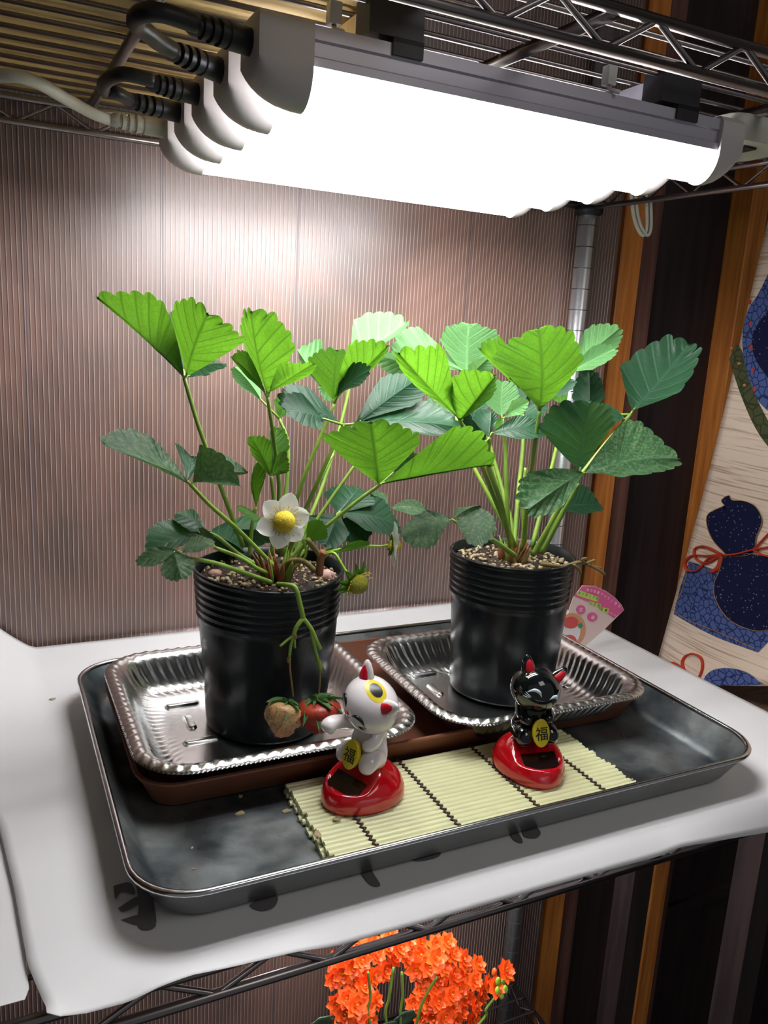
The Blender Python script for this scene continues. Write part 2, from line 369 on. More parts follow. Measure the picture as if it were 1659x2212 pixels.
shelf(-.56, -.54, False, -.536, 'chrome_dark')
PX, PY = .603, .7575
mb = MB(); mb.tube([(PX, PY-.006, -1.2), (PX, PY-.006, 1.1)], .0105, 28)
po = mb.build('pole', 'pole', rk)
z = -.9
while z < .44:
    ring = [(PX+.01065*math.cos(a*2*PI/28), PY-.006+.01065*math.sin(a*2*PI/28)) for a in range(28)]
    MB().loft([[(p[0],p[1],z) for p in ring], [(p[0],p[1],z+.0008) for p in ring]]).build('groove_ring', 'blackrub' if z > 0 else 'pole', po); z += .0225
mb = MB(); mb.loft([[(PX+r*math.cos(a*2*PI/24), PY-.006+r*math.sin(a*2*PI/24), zz_) for a in range(24)] for r, zz_ in ((.0106,.438),(.0155,.440),(.0155,.446),(.0125,.447),(.0125,.449))])
mb.build('black_collar', 'blackrub', rk)
MB().loft([[(PX+r*math.cos(a*2*PI/24), PY-.006+r*math.sin(a*2*PI/24), z_) for a in range(24)] for r, z_ in ((.0122,.449),(.0135,.475),(.0105,.476))]).build('corner_sleeve', 'chrome', rk)
# second pole, front right corner above frame edge only
MB().tube([(XR+.012, YF-.004, .40), (XR+.012, YF-.004, 1.1)], .0105, 20).build('pole', 'pole', rk)
# board laid on the upper shelf
bd = thing('plywood_board', 'pale yellow plywood board lying on the upper wire shelf at left', 'board')
for i in range(4):
    y0 = .345+i*.102; MB().box((-.4, y0, zz(.4585, y0)+.003), (.205, y0+.1005, zz(.4585, y0)+.009)).build('plank', 'board', bd, smooth=False)
# ================================================================ TUBE LAMPS
LX0, LX1 = .145, .417
def lamp_section(w, zb, zt, rb, n=14):
    """D profile in (y,z): flat top, round bottom"""
    pts = []
    for i in range(n+1):
        a = PI + PI*i/n; pts.append((w*math.cos(a), zb+rb + rb*math.sin(a)*1.0))
    pts = [(y, z) for y, z in pts] + [(w*.93, zt-.004), (w*.72, zt), (-w*.72, zt), (-w*.93, zt-.004)]
    return pts
def make_lamp(y, first):
    r = thing('tube_lamp', '', 'lamp')
    W = .0128
    n = 18
    dif = [(W*math.cos(PI+PI*i/n), .405+.0175+.0175*math.sin(PI+PI*i/n)) for i in range(n+1)]
    ring = lambda x: [(x, y+p[0], p[1]) for p in dif]
    MB().loft([ring(LX0), ring(LX1)], True, True).build('diffuser', 'lamp', r)
    hs = [(-W-.0006,.4225),(-W-.0006,.4265),(-W+.001,.4275),(-W+.001,.4335),(-W-.0002,.4345),(-W-.0002,.4405),(W+.0002,.4405),(W+.0002,.4345),(W-.001,.4335),(W-.001,.4275),(W+.0006,.4265),(W+.0006,.4225)]
    MB().loft([[(x, y+p[0], p[1]) for p in hs] for x in (LX0, LX1)], True, True).build('housing', 'housing', r, smooth=False)
    for sgn, xe, ln in ((-1, LX0+.002, .027), (1, LX1-.002, .019)):
        rings = []; K = 9
        for k in range(K+1):
            t = k/K; x = xe+sgn*ln*math.sin(t*PI/2); c = math.cos(t*PI/2)
            zt = .4425 - (.0 if t < .999 else .0008)
            zb = lerp(.4225, .4038, c**.8) if t > 0 else .4038
            Wc = .0155
            sec = [(Wc*math.cos(PI+PI*i/14), lerp(zb+ (.4225-zb), zb, -math.sin(PI+PI*i/14))) for i in range(15)]
            rings.append([(x, y+p[0], p[1]) for p in sec]+[(x, y+Wc, zt-.003), (x, y+Wc-.003, zt), (x, y-Wc+.003, zt), (x, y-Wc, zt-.003)])
        mb = MB().loft(rings, True, True)
        ec = mb.build('end_cap', 'cap', r, smooth='auto')
    return r
YL = [.4125, .466, .519, .570, .622]
labs = ['frontmost of the five glowing white tube lamps, with black retaining clips', 'second glowing white tube lamp from the front, sharing a loop cord with the frontmost',
        'middle one of the five glowing white tube lamps', 'second glowing white tube lamp from the back, fed by the lower loop cord', 'rearmost glowing white tube lamp, fed by the white cord']
for i, y in enumerate(YL):
    l = make_lamp(y, i == 0); l['label'] = labs[i]; l['group'] = 'tube lamps under the upper shelf'
    if i == 0: lamp0 = l
for px in (.197, .386):
    MB().box((px-.0085, YL[0]-.0145, .4350), (px+.0085, YL[0]-.0130, .4430)).box((px-.0085, YL[0]-.0145, .4408), (px+.0085, YL[0]+.004, .4430)).build('clip', 'blackrub', lamp0, smooth=False)
# lamps under the middle shelf (they light the kalanchoe)
for i, y in enumerate((.403, .605, .685)):
    l = copy_tree(lamp0); l.location = (.03, y-YL[0], -.470)
    l['label'] = '%s tube lamp hidden under the papered shelf above the orange flowers' % ('front', 'middle', 'added bright back')[i]; l['group'] = 'tube lamps under the papered shelf'
    if i == 2:                                       # rearmost: unseen, emission boosted as added fill for the lower fluted sheet
        dm = M['lamp'].copy(); dm.name = 'sheet_fill_diffuser'; dm.node_tree.nodes['Principled BSDF'].inputs['Emission Strength'].default_value = LAMP_E*3
        dc = [c for c in l.children if c.name.startswith('diffuser')][0]; dc.data = dc.data.copy(); dc.data.materials[0] = dm
# mounting bars with black end caps
for i, (x, mm, wd) in enumerate(((.190, 'board', .030), (.379, 'housing', .030))):
    b_ = thing('mounting_bar', ('pale bar with black end cap above the left part of the lamps', 'silvery bar with black end cap above the right part of the lamps')[i], 'bar', 'mounting bars over the lamps')
    MB().box((x-wd/2+.001, .415, .4440), (x+wd/2-.001, .64, .456)).build('bar', mm, b_, smooth=False)
    MB().box((x-wd/2, .398, .4428), (x+wd/2, .4149, .460)).build('end_cap', 'blackrub', b_, smooth=False)
for i, (px, py) in enumerate(((722, 25), (1317, 160))):
    p = atz(px, py, .452); t = thing('zip_tie', ('white zip tie beside the left black end cap', 'white zip tie beside the right bar')[i], 'zip tie', 'zip ties')
    MB().box((p.x-.003, p.y-.003, .446), (p.x+.003, p.y+.003, .456)).build('head', 'clear', t, smooth=False)
    MB().tube([(p.x, p.y, .4455), (p.x-.001, p.y-.004, .4425), (p.x+.002, p.y-.008, .441)], .0013, 6).build('tail', 'clear', t)
# connector cords
def plug(root, a, b_, mname, r=.0062):
    a, b_ = Vector(a), Vector(b_); d = (b_-a); L = d.length; d.normalize()
    pts, rr = [], []
    prof = [(0,.95),(.02,1),(.40,1),(.42,.88),(.46,.88),(.47,.98),(.54,.98),(.55,.72),(.59,.72),(.60,.92),(.67,.92),(.68,.66),(.72,.66),(.73,.85),(.80,.85),(.81,.62),(.85,.62),(.86,.78),(.94,.74),(1,.55)]
    for t, q in prof: pts.append(a+d*L*t); rr.append(r*q)
    MB().tube(pts, rr, 12).build('plug', mname, root, smooth='auto')
def cord(label, px_path, z, cr, mname, pa=None, pb=None, group=None):
    root = thing('extension_cord', label, 'cord', group)
    pts = [atz(p[0], p[1], z if len(p) < 3 else p[2]) for p in px_path]
    MB().tube(crom(pts, 8), cr, 10).build('cable', mname, root)
    if pa: plug(root, pa[0], pa[1], mname)
    if pb: plug(root, pb[0], pb[1], mname)
    return root
ZC = .431
cord('upper looped black cord joining the two front lamps', [(425, 52), (350, 28), (305, 30), (293, 50), (320, 72), (345, 92), (372, 108)], ZC, .0042, 'blackrub',
     (Vector((.121, YL[0], ZC)), atz(405, 50, ZC)), (Vector((.121, YL[1], ZC)), atz(358, 105, ZC)), 'black looped cords between lamps')
cord('lower looped black cord joining the third and fourth lamps', [(330, 173), (265, 160), (228, 176), (226, 196), (250, 200), (280, 216)], ZC, .0040, 'blackrub',
     (Vector((.121, YL[2], ZC)), atz(318, 177, ZC)), (Vector((.121, YL[3], ZC)), atz(272, 215, ZC)), 'black looped cords between lamps')
cord('long pale cord running from the left edge into the rearmost lamp', [(-60, 168), (20, 163), (80, 178), (140, 212), (200, 245), (245, 262)], ZC, .0038, 'whitecord',
     (Vector((.121, YL[4], ZC)), atz(238, 258, ZC)))
rt = thing('extension_cord', 'doubled pale cord hanging in a loop behind the right lamp ends', 'cord')
for dx in (0, 9):
    MB().tube(crom([aty(p[0]+dx, p[1], .70) for p in ((1362, 380), (1364, 430), (1372, 480), (1388, 508), (1397, 490), (1396, 430), (1394, 380))], 6), .0019, 8).build('cable', 'whitecord', rt)
p = atz(1640, 268, .447)
ptp = thing('power_tap', 'white rounded power tap behind the right ends of the lamps', 'power tap')
MB().loft([[(p.x-.02+q[0], p.y+q[1], z_) for q in rrect(0, 0, .06, .05, .01, 32)] for z_ in (.436, .452)], True, True).build('body', 'whitecord', ptp, smooth='auto')
MB().box((p.x, p.y+.01, .4345), (p.x+.012, p.y+.03, .4359)).build('socket', 'blackrub', ptp, smooth=False)
# ================================================================ PAPER
pp = thing('paper_sheet', 'large white paper sheet covering the middle shelf under the steel tray', 'paper')
edge = [(-40,2120),(40,2145),(75,2180),(125,2197),(185,2190),(280,2165),(350,2130),(415,2107),(500,2090),(640,2057),(725,2045),(901,1997),(1082,1945),(1262,1894),(1425,1849),(1470,1830),(1659,1798),(1800,1772)]
ed = [aty(a, b_, .3215) for a, b_ in edge]
def edz(x):
    if x <= ed[0].x: return ed[0].z
    for a, b_ in zip(ed, ed[1:]):
        if a.x <= x <= b_.x: return lerp(a.z, b_.z, (x-a.x)/(b_.x-a.x))
    return ed[-1].z
def paper_z(x, y):
    z = .0012 + .0006*noise.noise(Vector((x*9, y*9, 0)))
    if x < .03: z += (.03-x)**1.2*1.6*max(0, min(1, (y-.55)/.2))
    return z
leftedge = [(.330, .012), (.36, .006), (.42, .002), (.48, -.004), (.60, -.03), (.76, -.05)]
def lx(y):
    for a, b_ in zip(leftedge, leftedge[1:]):
        if y <= b_[0]: return lerp(a[1], b_[1], (y-a[0])/(b_[0]-a[0])) if y >= a[0] else a[1]
    return leftedge[-1][1]
rows = []
NX = 110
def prow(y, zf):
    x0 = lx(y); return [(lerp(x0, .592, i/NX), y, zf(lerp(x0, .592, i/NX))) for i in range(NX+1)]
for k in range(60):
    y = lerp(.762, .3365, k/59); rows.append(prow(y, lambda x, y=y: paper_z(x, y)))
for k in range(1, 7): rows.append(prow(lerp(.3365, .3215, k/6), lambda x, k=k: lerp(.0012, edz(x), (k/6)**1.5)))
mb = MB(); n1 = NX+1
mb.add([p for r in rows for p in r], [(i*n1+j, (i+1)*n1+j, (i+1)*n1+j+1, i*n1+j+1) for i in range(len(rows)-1) for j in range(NX)])
po_ = mb.build('sheet', 'paper', pp)
so = po_.modifiers.new('s', 'SOLIDIFY'); so.thickness = .0003; so.offset = 1
p2 = thing('paper_sheet', 'greyish second paper sheet peeking out at the lower left corner', 'paper')
mb = MB(); q = [(-.08, .34), (.004, .34), (-.004, .55), (-.08, .60)]
mb.add([(-.1, .342, -.0016), (.004, .342, -.0016), (-.1, .345, -.0016), (.006, .348, -.0016), (-.1, .50, -.0016), (.001, .50, -.0016)], [(0,1,3,2), (2,3,5,4)])
o = mb.build('sheet', 'paper', p2, smooth=False); so = o.modifiers.new('s', 'SOLIDIFY'); so.thickness = .0003
# ink strokes
def ink(polys):
    for poly in polys:
        pts = [atz(a, b_, .0028) for a, b_ in poly]; c = sum(pts, Vector())/len(pts)
        sm = crom(pts+[pts[0]], 4)[:-1]
        mb = MB(); mb.add([(v.x, v.y, paper_z(v.x, v.y)+.0011) for v in sm], [tuple(range(len(sm)))]); mb.build('ink_stroke', 'ink', pp, smooth=False)
ink([[(292,1900),(322,1892),(332,1945),(336,2000),(300,2002),(300,1950)], [(245,1912),(280,1905),(292,1930),(262,1925),(250,1940)], [(255,1960),(296,1935),(298,1952),(268,1968)], [(262,1985),(300,1975),(298,1996)],
     [(540,1925),(575,1928),(600,1935),(592,1958),(565,1966),(540,1955),(552,1942)], [(730,1868),(748,1838),(765,1868),(758,1890),(740,1886)], [(765,1850),(790,1845),(805,1880),(822,1910),(800,1908),(778,1880)],
     [(880,1852),(905,1848),(915,1838),(950,1838),(945,1850),(905,1858)], [(1095,1785),(1115,1790),(1130,1818),(1110,1812)], [(1128,1790),(1150,1780),(1168,1795),(1160,1808),(1135,1806)]])
# ================================================================ STEEL TRAY
TX0, TX1, TY0, TY1, TZ = .054, .489, .3455, .650, .0275
st = thing('steel_tray', 'large rectangular worn stainless steel tray lying on the white paper', 'tray')
N = 240
def rr_(inset, z, r=.035): return [(p[0], p[1], z) for p in rrect(TX0+inset, TY0+inset, TX1-inset, TY1-inset, max(.006, r-inset*.6), N)]
MB().loft([rr_(.021, .0042), rr_(.0165, .0026), rr_(.0125, .0055), rr_(.0012, TZ-.0026)]).build('outer_wall', 'steel_side', st)
MB().loft([rr_(.0012, TZ-.0026), rr_(-.0006, TZ-.0018), rr_(-.0008, TZ-.0002), rr_(0, TZ+.0008), rr_(.0012, TZ+.0011), rr_(.0024, TZ+.0006), rr_(.0030, TZ-.0008), rr_(.0026, TZ-.0018)]).build('rolled_rim', 'steel_rim', st)
MB().loft([rr_(.0026, TZ-.0018), rr_(.0125, .010), rr_(.0155, .0062), rr_(.0195, .0052), rr_(.034, .0050)], cap1=True).build('basin', 'steel', st)
# ================================================================ BROWN PLANTER SAUCER
BX0, BX1, BY0, BY1, BZ0, BZ1 = .072, .474, .4475, .632, .0056, .0262
br = thing('planter_saucer', 'brown plastic planter saucer inside the steel tray under both foil trays', 'saucer')
def rb(inset, z, r=.026): return [(p[0], p[1], z) for p in rrect(BX0+inset, BY0+inset, BX1-inset, BY1-inset, max(.004, r-inset), 160)]
MB().loft([rb(.012, BZ0), rb(.0102, BZ0+.001), rb(.0015, BZ1-.003), rb(0, BZ1-.001), rb(.0005, BZ1), rb(.003, BZ1), rb(.0045, BZ1-.004), rb(.0135, BZ0+.003), rb(.017, BZ0+.0022)], True, True).build('saucer_body', 'brown', br, smooth='auto')
# ================================================================ FOIL TRAYS
def foil(name_label, x0, y0, x1, y1, zr, slots):
    t = thing('foil_tray', name_label, 'tray', 'fluted foil trays')
    NN = 960; nf = 80; FZ = .0130
    prof = [(0, zr-.0012, 0, 0), (.0006, zr, .0, 0), (.002, zr+.0006, .25, .2), (.0045, zr+.0018, .8, .6), (.0075, zr+.0016, 1, 1.0), (.0105, zr-.0006, 1, 1.35), (.0135, zr-.004, .9, 1.5), (.0165, lerp(zr, FZ, .45), .9, 1.55), (.0205, lerp(zr, FZ, .72), .8, 1.6), (.0245, lerp(zr, FZ, .9), .6, 1.65), (.029, FZ+.0006, .35, 1.7), (.034, FZ, 0, 1.7), (.04, FZ, 0, 1.7)]
    rings = []
    for inset, z, amp, tw in prof:
        ring = []
        for i, p in enumerate(rrect(x0+inset, y0+inset, x1-inset, y1-inset, max(.008, .036-inset*.75), NN)):
            ph = 2*PI*nf*i/NN - tw*2.6; d = .0013*amp*math.cos(ph)
            bead = .00035*math.cos(2*PI*240*i/NN) if inset == 0 else 0
            ring.append((p[0]+p[2]*(d*.75+bead), p[1]+p[3]*(d*.75+bead), z+d*(.8 if inset > .009 else .35)))
        rings.append(ring)
    MB().loft(rings, cap1=True).build('tray_body', 'foil', t)
    for (px, py, ax, ln) in slots:
        c = atz(px, py, FZ+.0005); dv = Vector((ln, 0, 0)) if ax == 'x' else Vector((0, ln, 0)); sd = Vector((0, .0032, 0)) if ax == 'x' else Vector((.0032, 0, 0))
        rings = []
        for s, h in ((1.1, -.0006), (.95, .0006), (.75, .0013), (.4, .0016)):
            rg = []; rad = .0034*s; hl = ln/2-.0034
            for k in range(24):
                a = 2*PI*(k+.5)/24; lx_ = math.copysign(hl, math.cos(a)) + rad*math.cos(a); sy_ = rad*math.sin(a)
                rg.append(tuple(c + (Vector((lx_, sy_, h)) if ax == 'x' else Vector((-sy_, lx_, h)))))
            rings.append(rg)
        MB().loft(rings, cap1=True).build('embossed_slot', 'foil', t)
    return t
foil('fluted foil tray under the left potted strawberry, front left', .071, .438, .2655, .632, .0385, [(393,1521,'x',.026), (410,1560,'y',.022), (435,1599,'x',.026)])
foil('fluted foil tray under the right potted strawberry', .2755, .428, .466, .600, .0395, [(915,1457,'x',.026), (965,1446,'y',.018), (940,1490,'y',.022), (1240,1480,'x',.024)])
# ================================================================ BAMBOO-STYLE MAT
mt = thing('rolling_mat', 'ivory slatted rolling mat laid under the two cat figures', 'mat')
MX0, MX1, MY0, MY1 = .162, .384, .3625, .4495
ns = 20; pitch = (MY1-MY0)/ns
for layer, (zc, xo) in enumerate(((.0068, .0), (.0107, .0))):
    for i in range(ns):
        y = MY0+pitch*(i+.5); jx = random.uniform(-.0012, .0012) + (.002 if layer else 0)
        prof = [(.0019*math.cos(a*PI/5)*1.12, .0018*math.sin(a*PI/5)) for a in range(10)]
        MB().loft([[(MX0+jx, y+q[0], zc+q[1]) for q in prof], [(MX1+jx+random.uniform(-.001, .001), y+q[0], zc+q[1]) for q in prof]], True, True).build('slat', 'mat', mt, smooth='auto')
for xt in (.1905, .2455, .304, .3575):
    pts = []
    for i in range(ns*4+1):
        y = MY0+pitch*i/4; ph = i/4*2*PI
        pts.append((xt+.0013*math.sin(ph), y, .0129+.0004*math.cos(ph)))
    MB().tube(pts, .0008, 5).build('thread', 'thread', mt)
MT = .0127
# ================================================================ SOLAR CAT FIGURES
def text_mesh(ch, size, name, mname, parent, frame, extr=.00008):
    """frame: (origin, right, up, normal) ; text centred at origin"""
    cu = bpy.data.curves.new('t', 'FONT'); cu.body = ch; cu.size = size; cu.align_x = 'CENTER'; cu.align_y = 'CENTER'; cu.extrude = extr; cu.resolution_u = 3
    to = bpy.data.objects.new('t', cu); COL.objects.link(to)
    dg = bpy.context.evaluated_depsgraph_get(); dg.update()
    me = bpy.data.meshes.new_from_object(to.evaluated_get(dg)); bpy.data.objects.remove(to)
    o_, r_, u_, n_ = frame
    for v in me.vertices: v.co = o_ + r_*v.co.x + u_*v.co.y + n_*v.co.z
    me.materials.clear(); me.materials.append(M[mname]); me.name = name
    ob = bpy.data.objects.new(name, me); COL.objects.link(ob); ob.parent = parent; return ob
def cat(label, cx, cy, front, bodym, headc, Fc, Uc, hr, earm, facem, white):
    root = thing('solar_cat_toy', label, 'figurine', 'beckoning cat figures')
    fx = Vector((front[0], front[1], 0)).normalized(); sx_ = Vector((-fx.y, fx.x, 0)); O = Vector((cx, cy, MT+.0006)); Zv = Vector((0,0,1))
    loc = lambda f, s, z: O + fx*f + sx_*s + Zv*z
    # base: egg-shaped dome, low in front with a flat deck for the solar cell
    def prof(t):                                  # outline radius factors
        return (.0285*math.cos(t) + .0, .0235*math.sin(t)*(1-.12*math.cos(t)))
    rings = []; NA = 48
    levels = [(.99,0),(1.02,.0016),(1.02,.0045),(.985,.008),(.945,.0108),(.90,.0128),(.85,.0146),(.78,.0166),(.68,.0188),(.55,.0206),(.40,.0217),(.25,.0222),(.1,.0224)]
    for sc, z in levels:
        rg = []
        for k in range(NA):
            a = 2*PI*k/NA; f, s = prof(a); f *= sc; s *= sc
            # front lip: clip the height with an inclined plane behind a raised rim
            zc = z
            if z > .0130: zc = min(z, max(.0098, .0212-(f+.001)*.62))
            rg.append(tuple(loc(f-.0, s, zc)))
        rings.append(rg)
    MB().loft(rings, True, True).build('base', 'red', root)
    c = loc(.0145, 0, .0124); MB().add([tuple(c+fx*a*.0054+sx_*b_*.0125+Zv*(h-a*.0030)) for h in (-.001, .0006) for a, b_ in ((-1,-1),(1,-1),(1,1),(-1,1))],
        [(0,3,2,1),(4,5,6,7),(0,1,5,4),(1,2,6,5),(2,3,7,6),(3,0,4,7)]).build('solar_cell', 'solar', root, smooth=False)
    # body: one continuous skinned figure (torso, arms, legs)
    sk = bpy.data.meshes.new('body'); z0 = .0205
    B = lambda f, s, z: tuple(loc(f-.004, s, z0+z))
    Vs = [B(-.001,0,.008), B(0,0,.016), B(.0005,0,.0245), B(.001,0,.031),                 # pelvis, belly, chest, neck
          B(.002,-.0085,.006), B(.0100,-.0105,.0095), B(.0150,-.0100,.0012),                 # leg r: hip, knee, foot
          B(.002,.0085,.006), B(.0100,.0105,.0095), B(.0150,.0100,.0012),
          B(.000,-.0085,.0245), B(.006,-.011,.018), B(.0115,-.0045,.0165),                 # arm resting on the coin
          B(.000,.0085,.0245), B(.006,.011,.018), B(.0115,.0045,.0165)]
    if white: Vs[11] = B(.0110, -.0110, .0280); Vs[12] = B(.0235, -.0110, .0310)
    Es = [(0,1),(1,2),(2,3),(0,4),(4,5),(5,6),(0,7),(7,8),(8,9),(2,10),(10,11),(11,12),(2,13),(13,14),(14,15)]
    Rr = [.0112,.0104,.0084,.0052,.0076,.0070,.0050,.0076,.0070,.0050,.0050,.0045,.0050,.0050,.0045,.0050]
    if white: Vs.append(B(.0285, -.0105, .0262)); Es.append((12,16)); Rr.append(.0064); Rr[12] = .0056
    sk.from_pydata(Vs, Es, []); sk.materials.append(M[bodym])
    so_ = bpy.data.objects.new('body', sk); COL.objects.link(so_); so_.parent = root
    so_.modifiers.new('skin', 'SKIN').use_smooth_shade = True; sb = so_.modifiers.new('sub', 'SUBSURF'); sb.levels = sb.render_levels = 2
    for v, r_ in zip(sk.skin_vertices[0].data, Rr): v.radius = (r_, r_)
    sk.skin_vertices[0].data[0].use_root = True
    # head
    H = Vector(headc); F_ = (RM @ Vector(Fc)).normalized(); U_ = RM @ Vector(Uc); U_ = (U_ - F_*U_.dot(F_)).normalized(); S_ = U_.cross(F_)
    hm = Matrix((S_, U_, F_)).transposed()
    ex = (hr*1.12, hr*.98, hr*1.0)
    hd = MB().ball(H, ex, hm, 40, 26).build('head', bodym, root)
    def sp(s, u, up=1.0, f=1):
        f_ = math.sqrt(max(.0001, 1-s*s-u*u))*f; return H + hm @ Vector((s*ex[0], u*ex[1], f_*ex[2]))*up
    # ears
    for sgn in (-1, 1):
        base = H + hm @ Vector((sgn*ex[0]*.56, ex[1]*.62, 0)); tip = H + hm @ Vector((sgn*ex[0]*.90, ex[1]*1.34, 0.0)); rings = []
        ax = (tip-base)
        for t, wd in ((-.25,.40),(0,.40),(.25,.37),(.5,.32),(.72,.25),(.88,.17),(.96,.10),(1.0,.03)):
            c = base+ax*t; rings.append([tuple(c + (hm @ Vector((math.cos(a*PI/8)*.92, -math.sin(0)*0, math.sin(a*PI/8)*.55)))*hr*wd*1.05) for a in range(16)])
        MB().loft(rings, True, True).build('ear', bodym, hd)
        # inner ear: shallow red leaf on the front of the ear
        rings = []
        fwd = F_*hr*.15
        for t, wd in ((-.05,.22),(.2,.26),(.45,.21),(.65,.14),(.8,.03)):
            c = base+ax*t+F_*hr*(.40-.25*t)*.55; rings.append([tuple(c + (hm @ Vector((math.cos(a*PI/6), 0, math.sin(a*PI/6)*.35)))*hr*wd) for a in range(12)])
        MB().loft(rings, True, True).build('inner_ear', 'redpaint', hd)
    def stroke(pts, r, m_, nm):
        P_ = [sp(s, u, 1.002) for s, u in pts]; P_ = crom(P_, 5); k = len(P_)
        MB().tube(P_, [max(.00012, r*math.sin(PI*min(1, max(0, (i+.4)/(k-.2))))) for i in range(k)], 6).build(nm, m_, hd)
    for sgn in (-1, 1):
        stroke([(sgn*.18, -.02), (sgn*.32, .14), (sgn*.52, .15), (sgn*.70, -.06)], .0013, facem, 'closed_eye')
        for q in (-.06, 0, .06): stroke([(sgn*.52, -.20+q*.6), (sgn*.62, -.20+q), (sgn*.74, -.17+q*1.7)], .0003, facem, 'whisker')
    if white:
        MB().ball(sp(0, -.10, 1.0), (.0014, .0012, .0008), hm, 12, 8).build('nose', 'redpaint', hd)
        for sgn in (-1, 1): stroke([(0, -.16), (sgn*.05, -.25), (sgn*.12, -.24), (sgn*.15, -.18)], .0004, 'redpaint', 'mouth')
        for rad, m_, up in ((.42, 'koban', 1.003), (.26, 'blackpaint', 1.008)):      # forehead coin mark
            rg = []; c0 = None
            vs = []; 
            for rk_ in (0.001, .35, .7, 1):
                for a in range(28):
                    s = .02+rad*rk_*1.05*math.cos(a*2*PI/28); f2 = .16+rad*rk_*.85*math.sin(a*2*PI/28); u2 = math.sqrt(max(0, 1-s*s-f2*f2))
                    vs.append(H + hm @ Vector((s*ex[0], u2*ex[1], f2*ex[2]))*up)
            MB().add(vs, [(i*28+j, i*28+(j+1)%28, (i+1)*28+(j+1)%28, (i+1)*28+j) for i in range(3) for j in range(28)]).build('forehead_mark', m_, hd)
    # collar and bell
    nk = loc(-.003, 0, z0+.0300)
    MB().tube([tuple(nk + fx*.0070*math.cos(a*PI/12)+sx_*.0076*math.sin(a*PI/12)) for a in range(25)], .0013, 8).build('collar', 'redpaint', root)
    MB().ball(nk+fx*.0082+Zv*-.0015, .0022).build('bell', 'koban', root)
    # coin with fortune character
    kc = loc(.0108, 0, z0+.0110); up = (Zv*.96 - fx*.28).normalized(); nn = (fx*.96+Zv*.28).normalized()
    rings = []
    for d, sc in ((-.0022, .9), (.0008, 1), (.0014, .96), (.0016, .9)):
        rings.append([tuple(kc+nn*d+sx_*.0062*sc*math.cos(a*PI/16)+up*.0095*sc*math.sin(a*PI/16)) for a in range(32)])
    co = MB().loft(rings, True, True).build('coin', 'koban', root, smooth='auto')
    text_mesh('福', .0098, 'fortune_character', 'blackpaint', co, (kc+nn*.0018-up*.001, sx_, up, nn))
    return root
cat('white beckoning cat on a red solar base, left on the ivory mat', .2040, .4190, (-.93, -.36), 'catw', aty(801, 1521, .4190), (-.80, -.12, .60), (.55, .70, .35), .0170, None, 'blackpaint', True)
cat('glossy black cat on a red solar base, right on the ivory mat', .3265, .4085, (-.16, -1), 'catb', aty(1156, 1487, .411), (.28, -.22, .93), (.40, .85, .2), .0158, None, 'whitepaint', False)
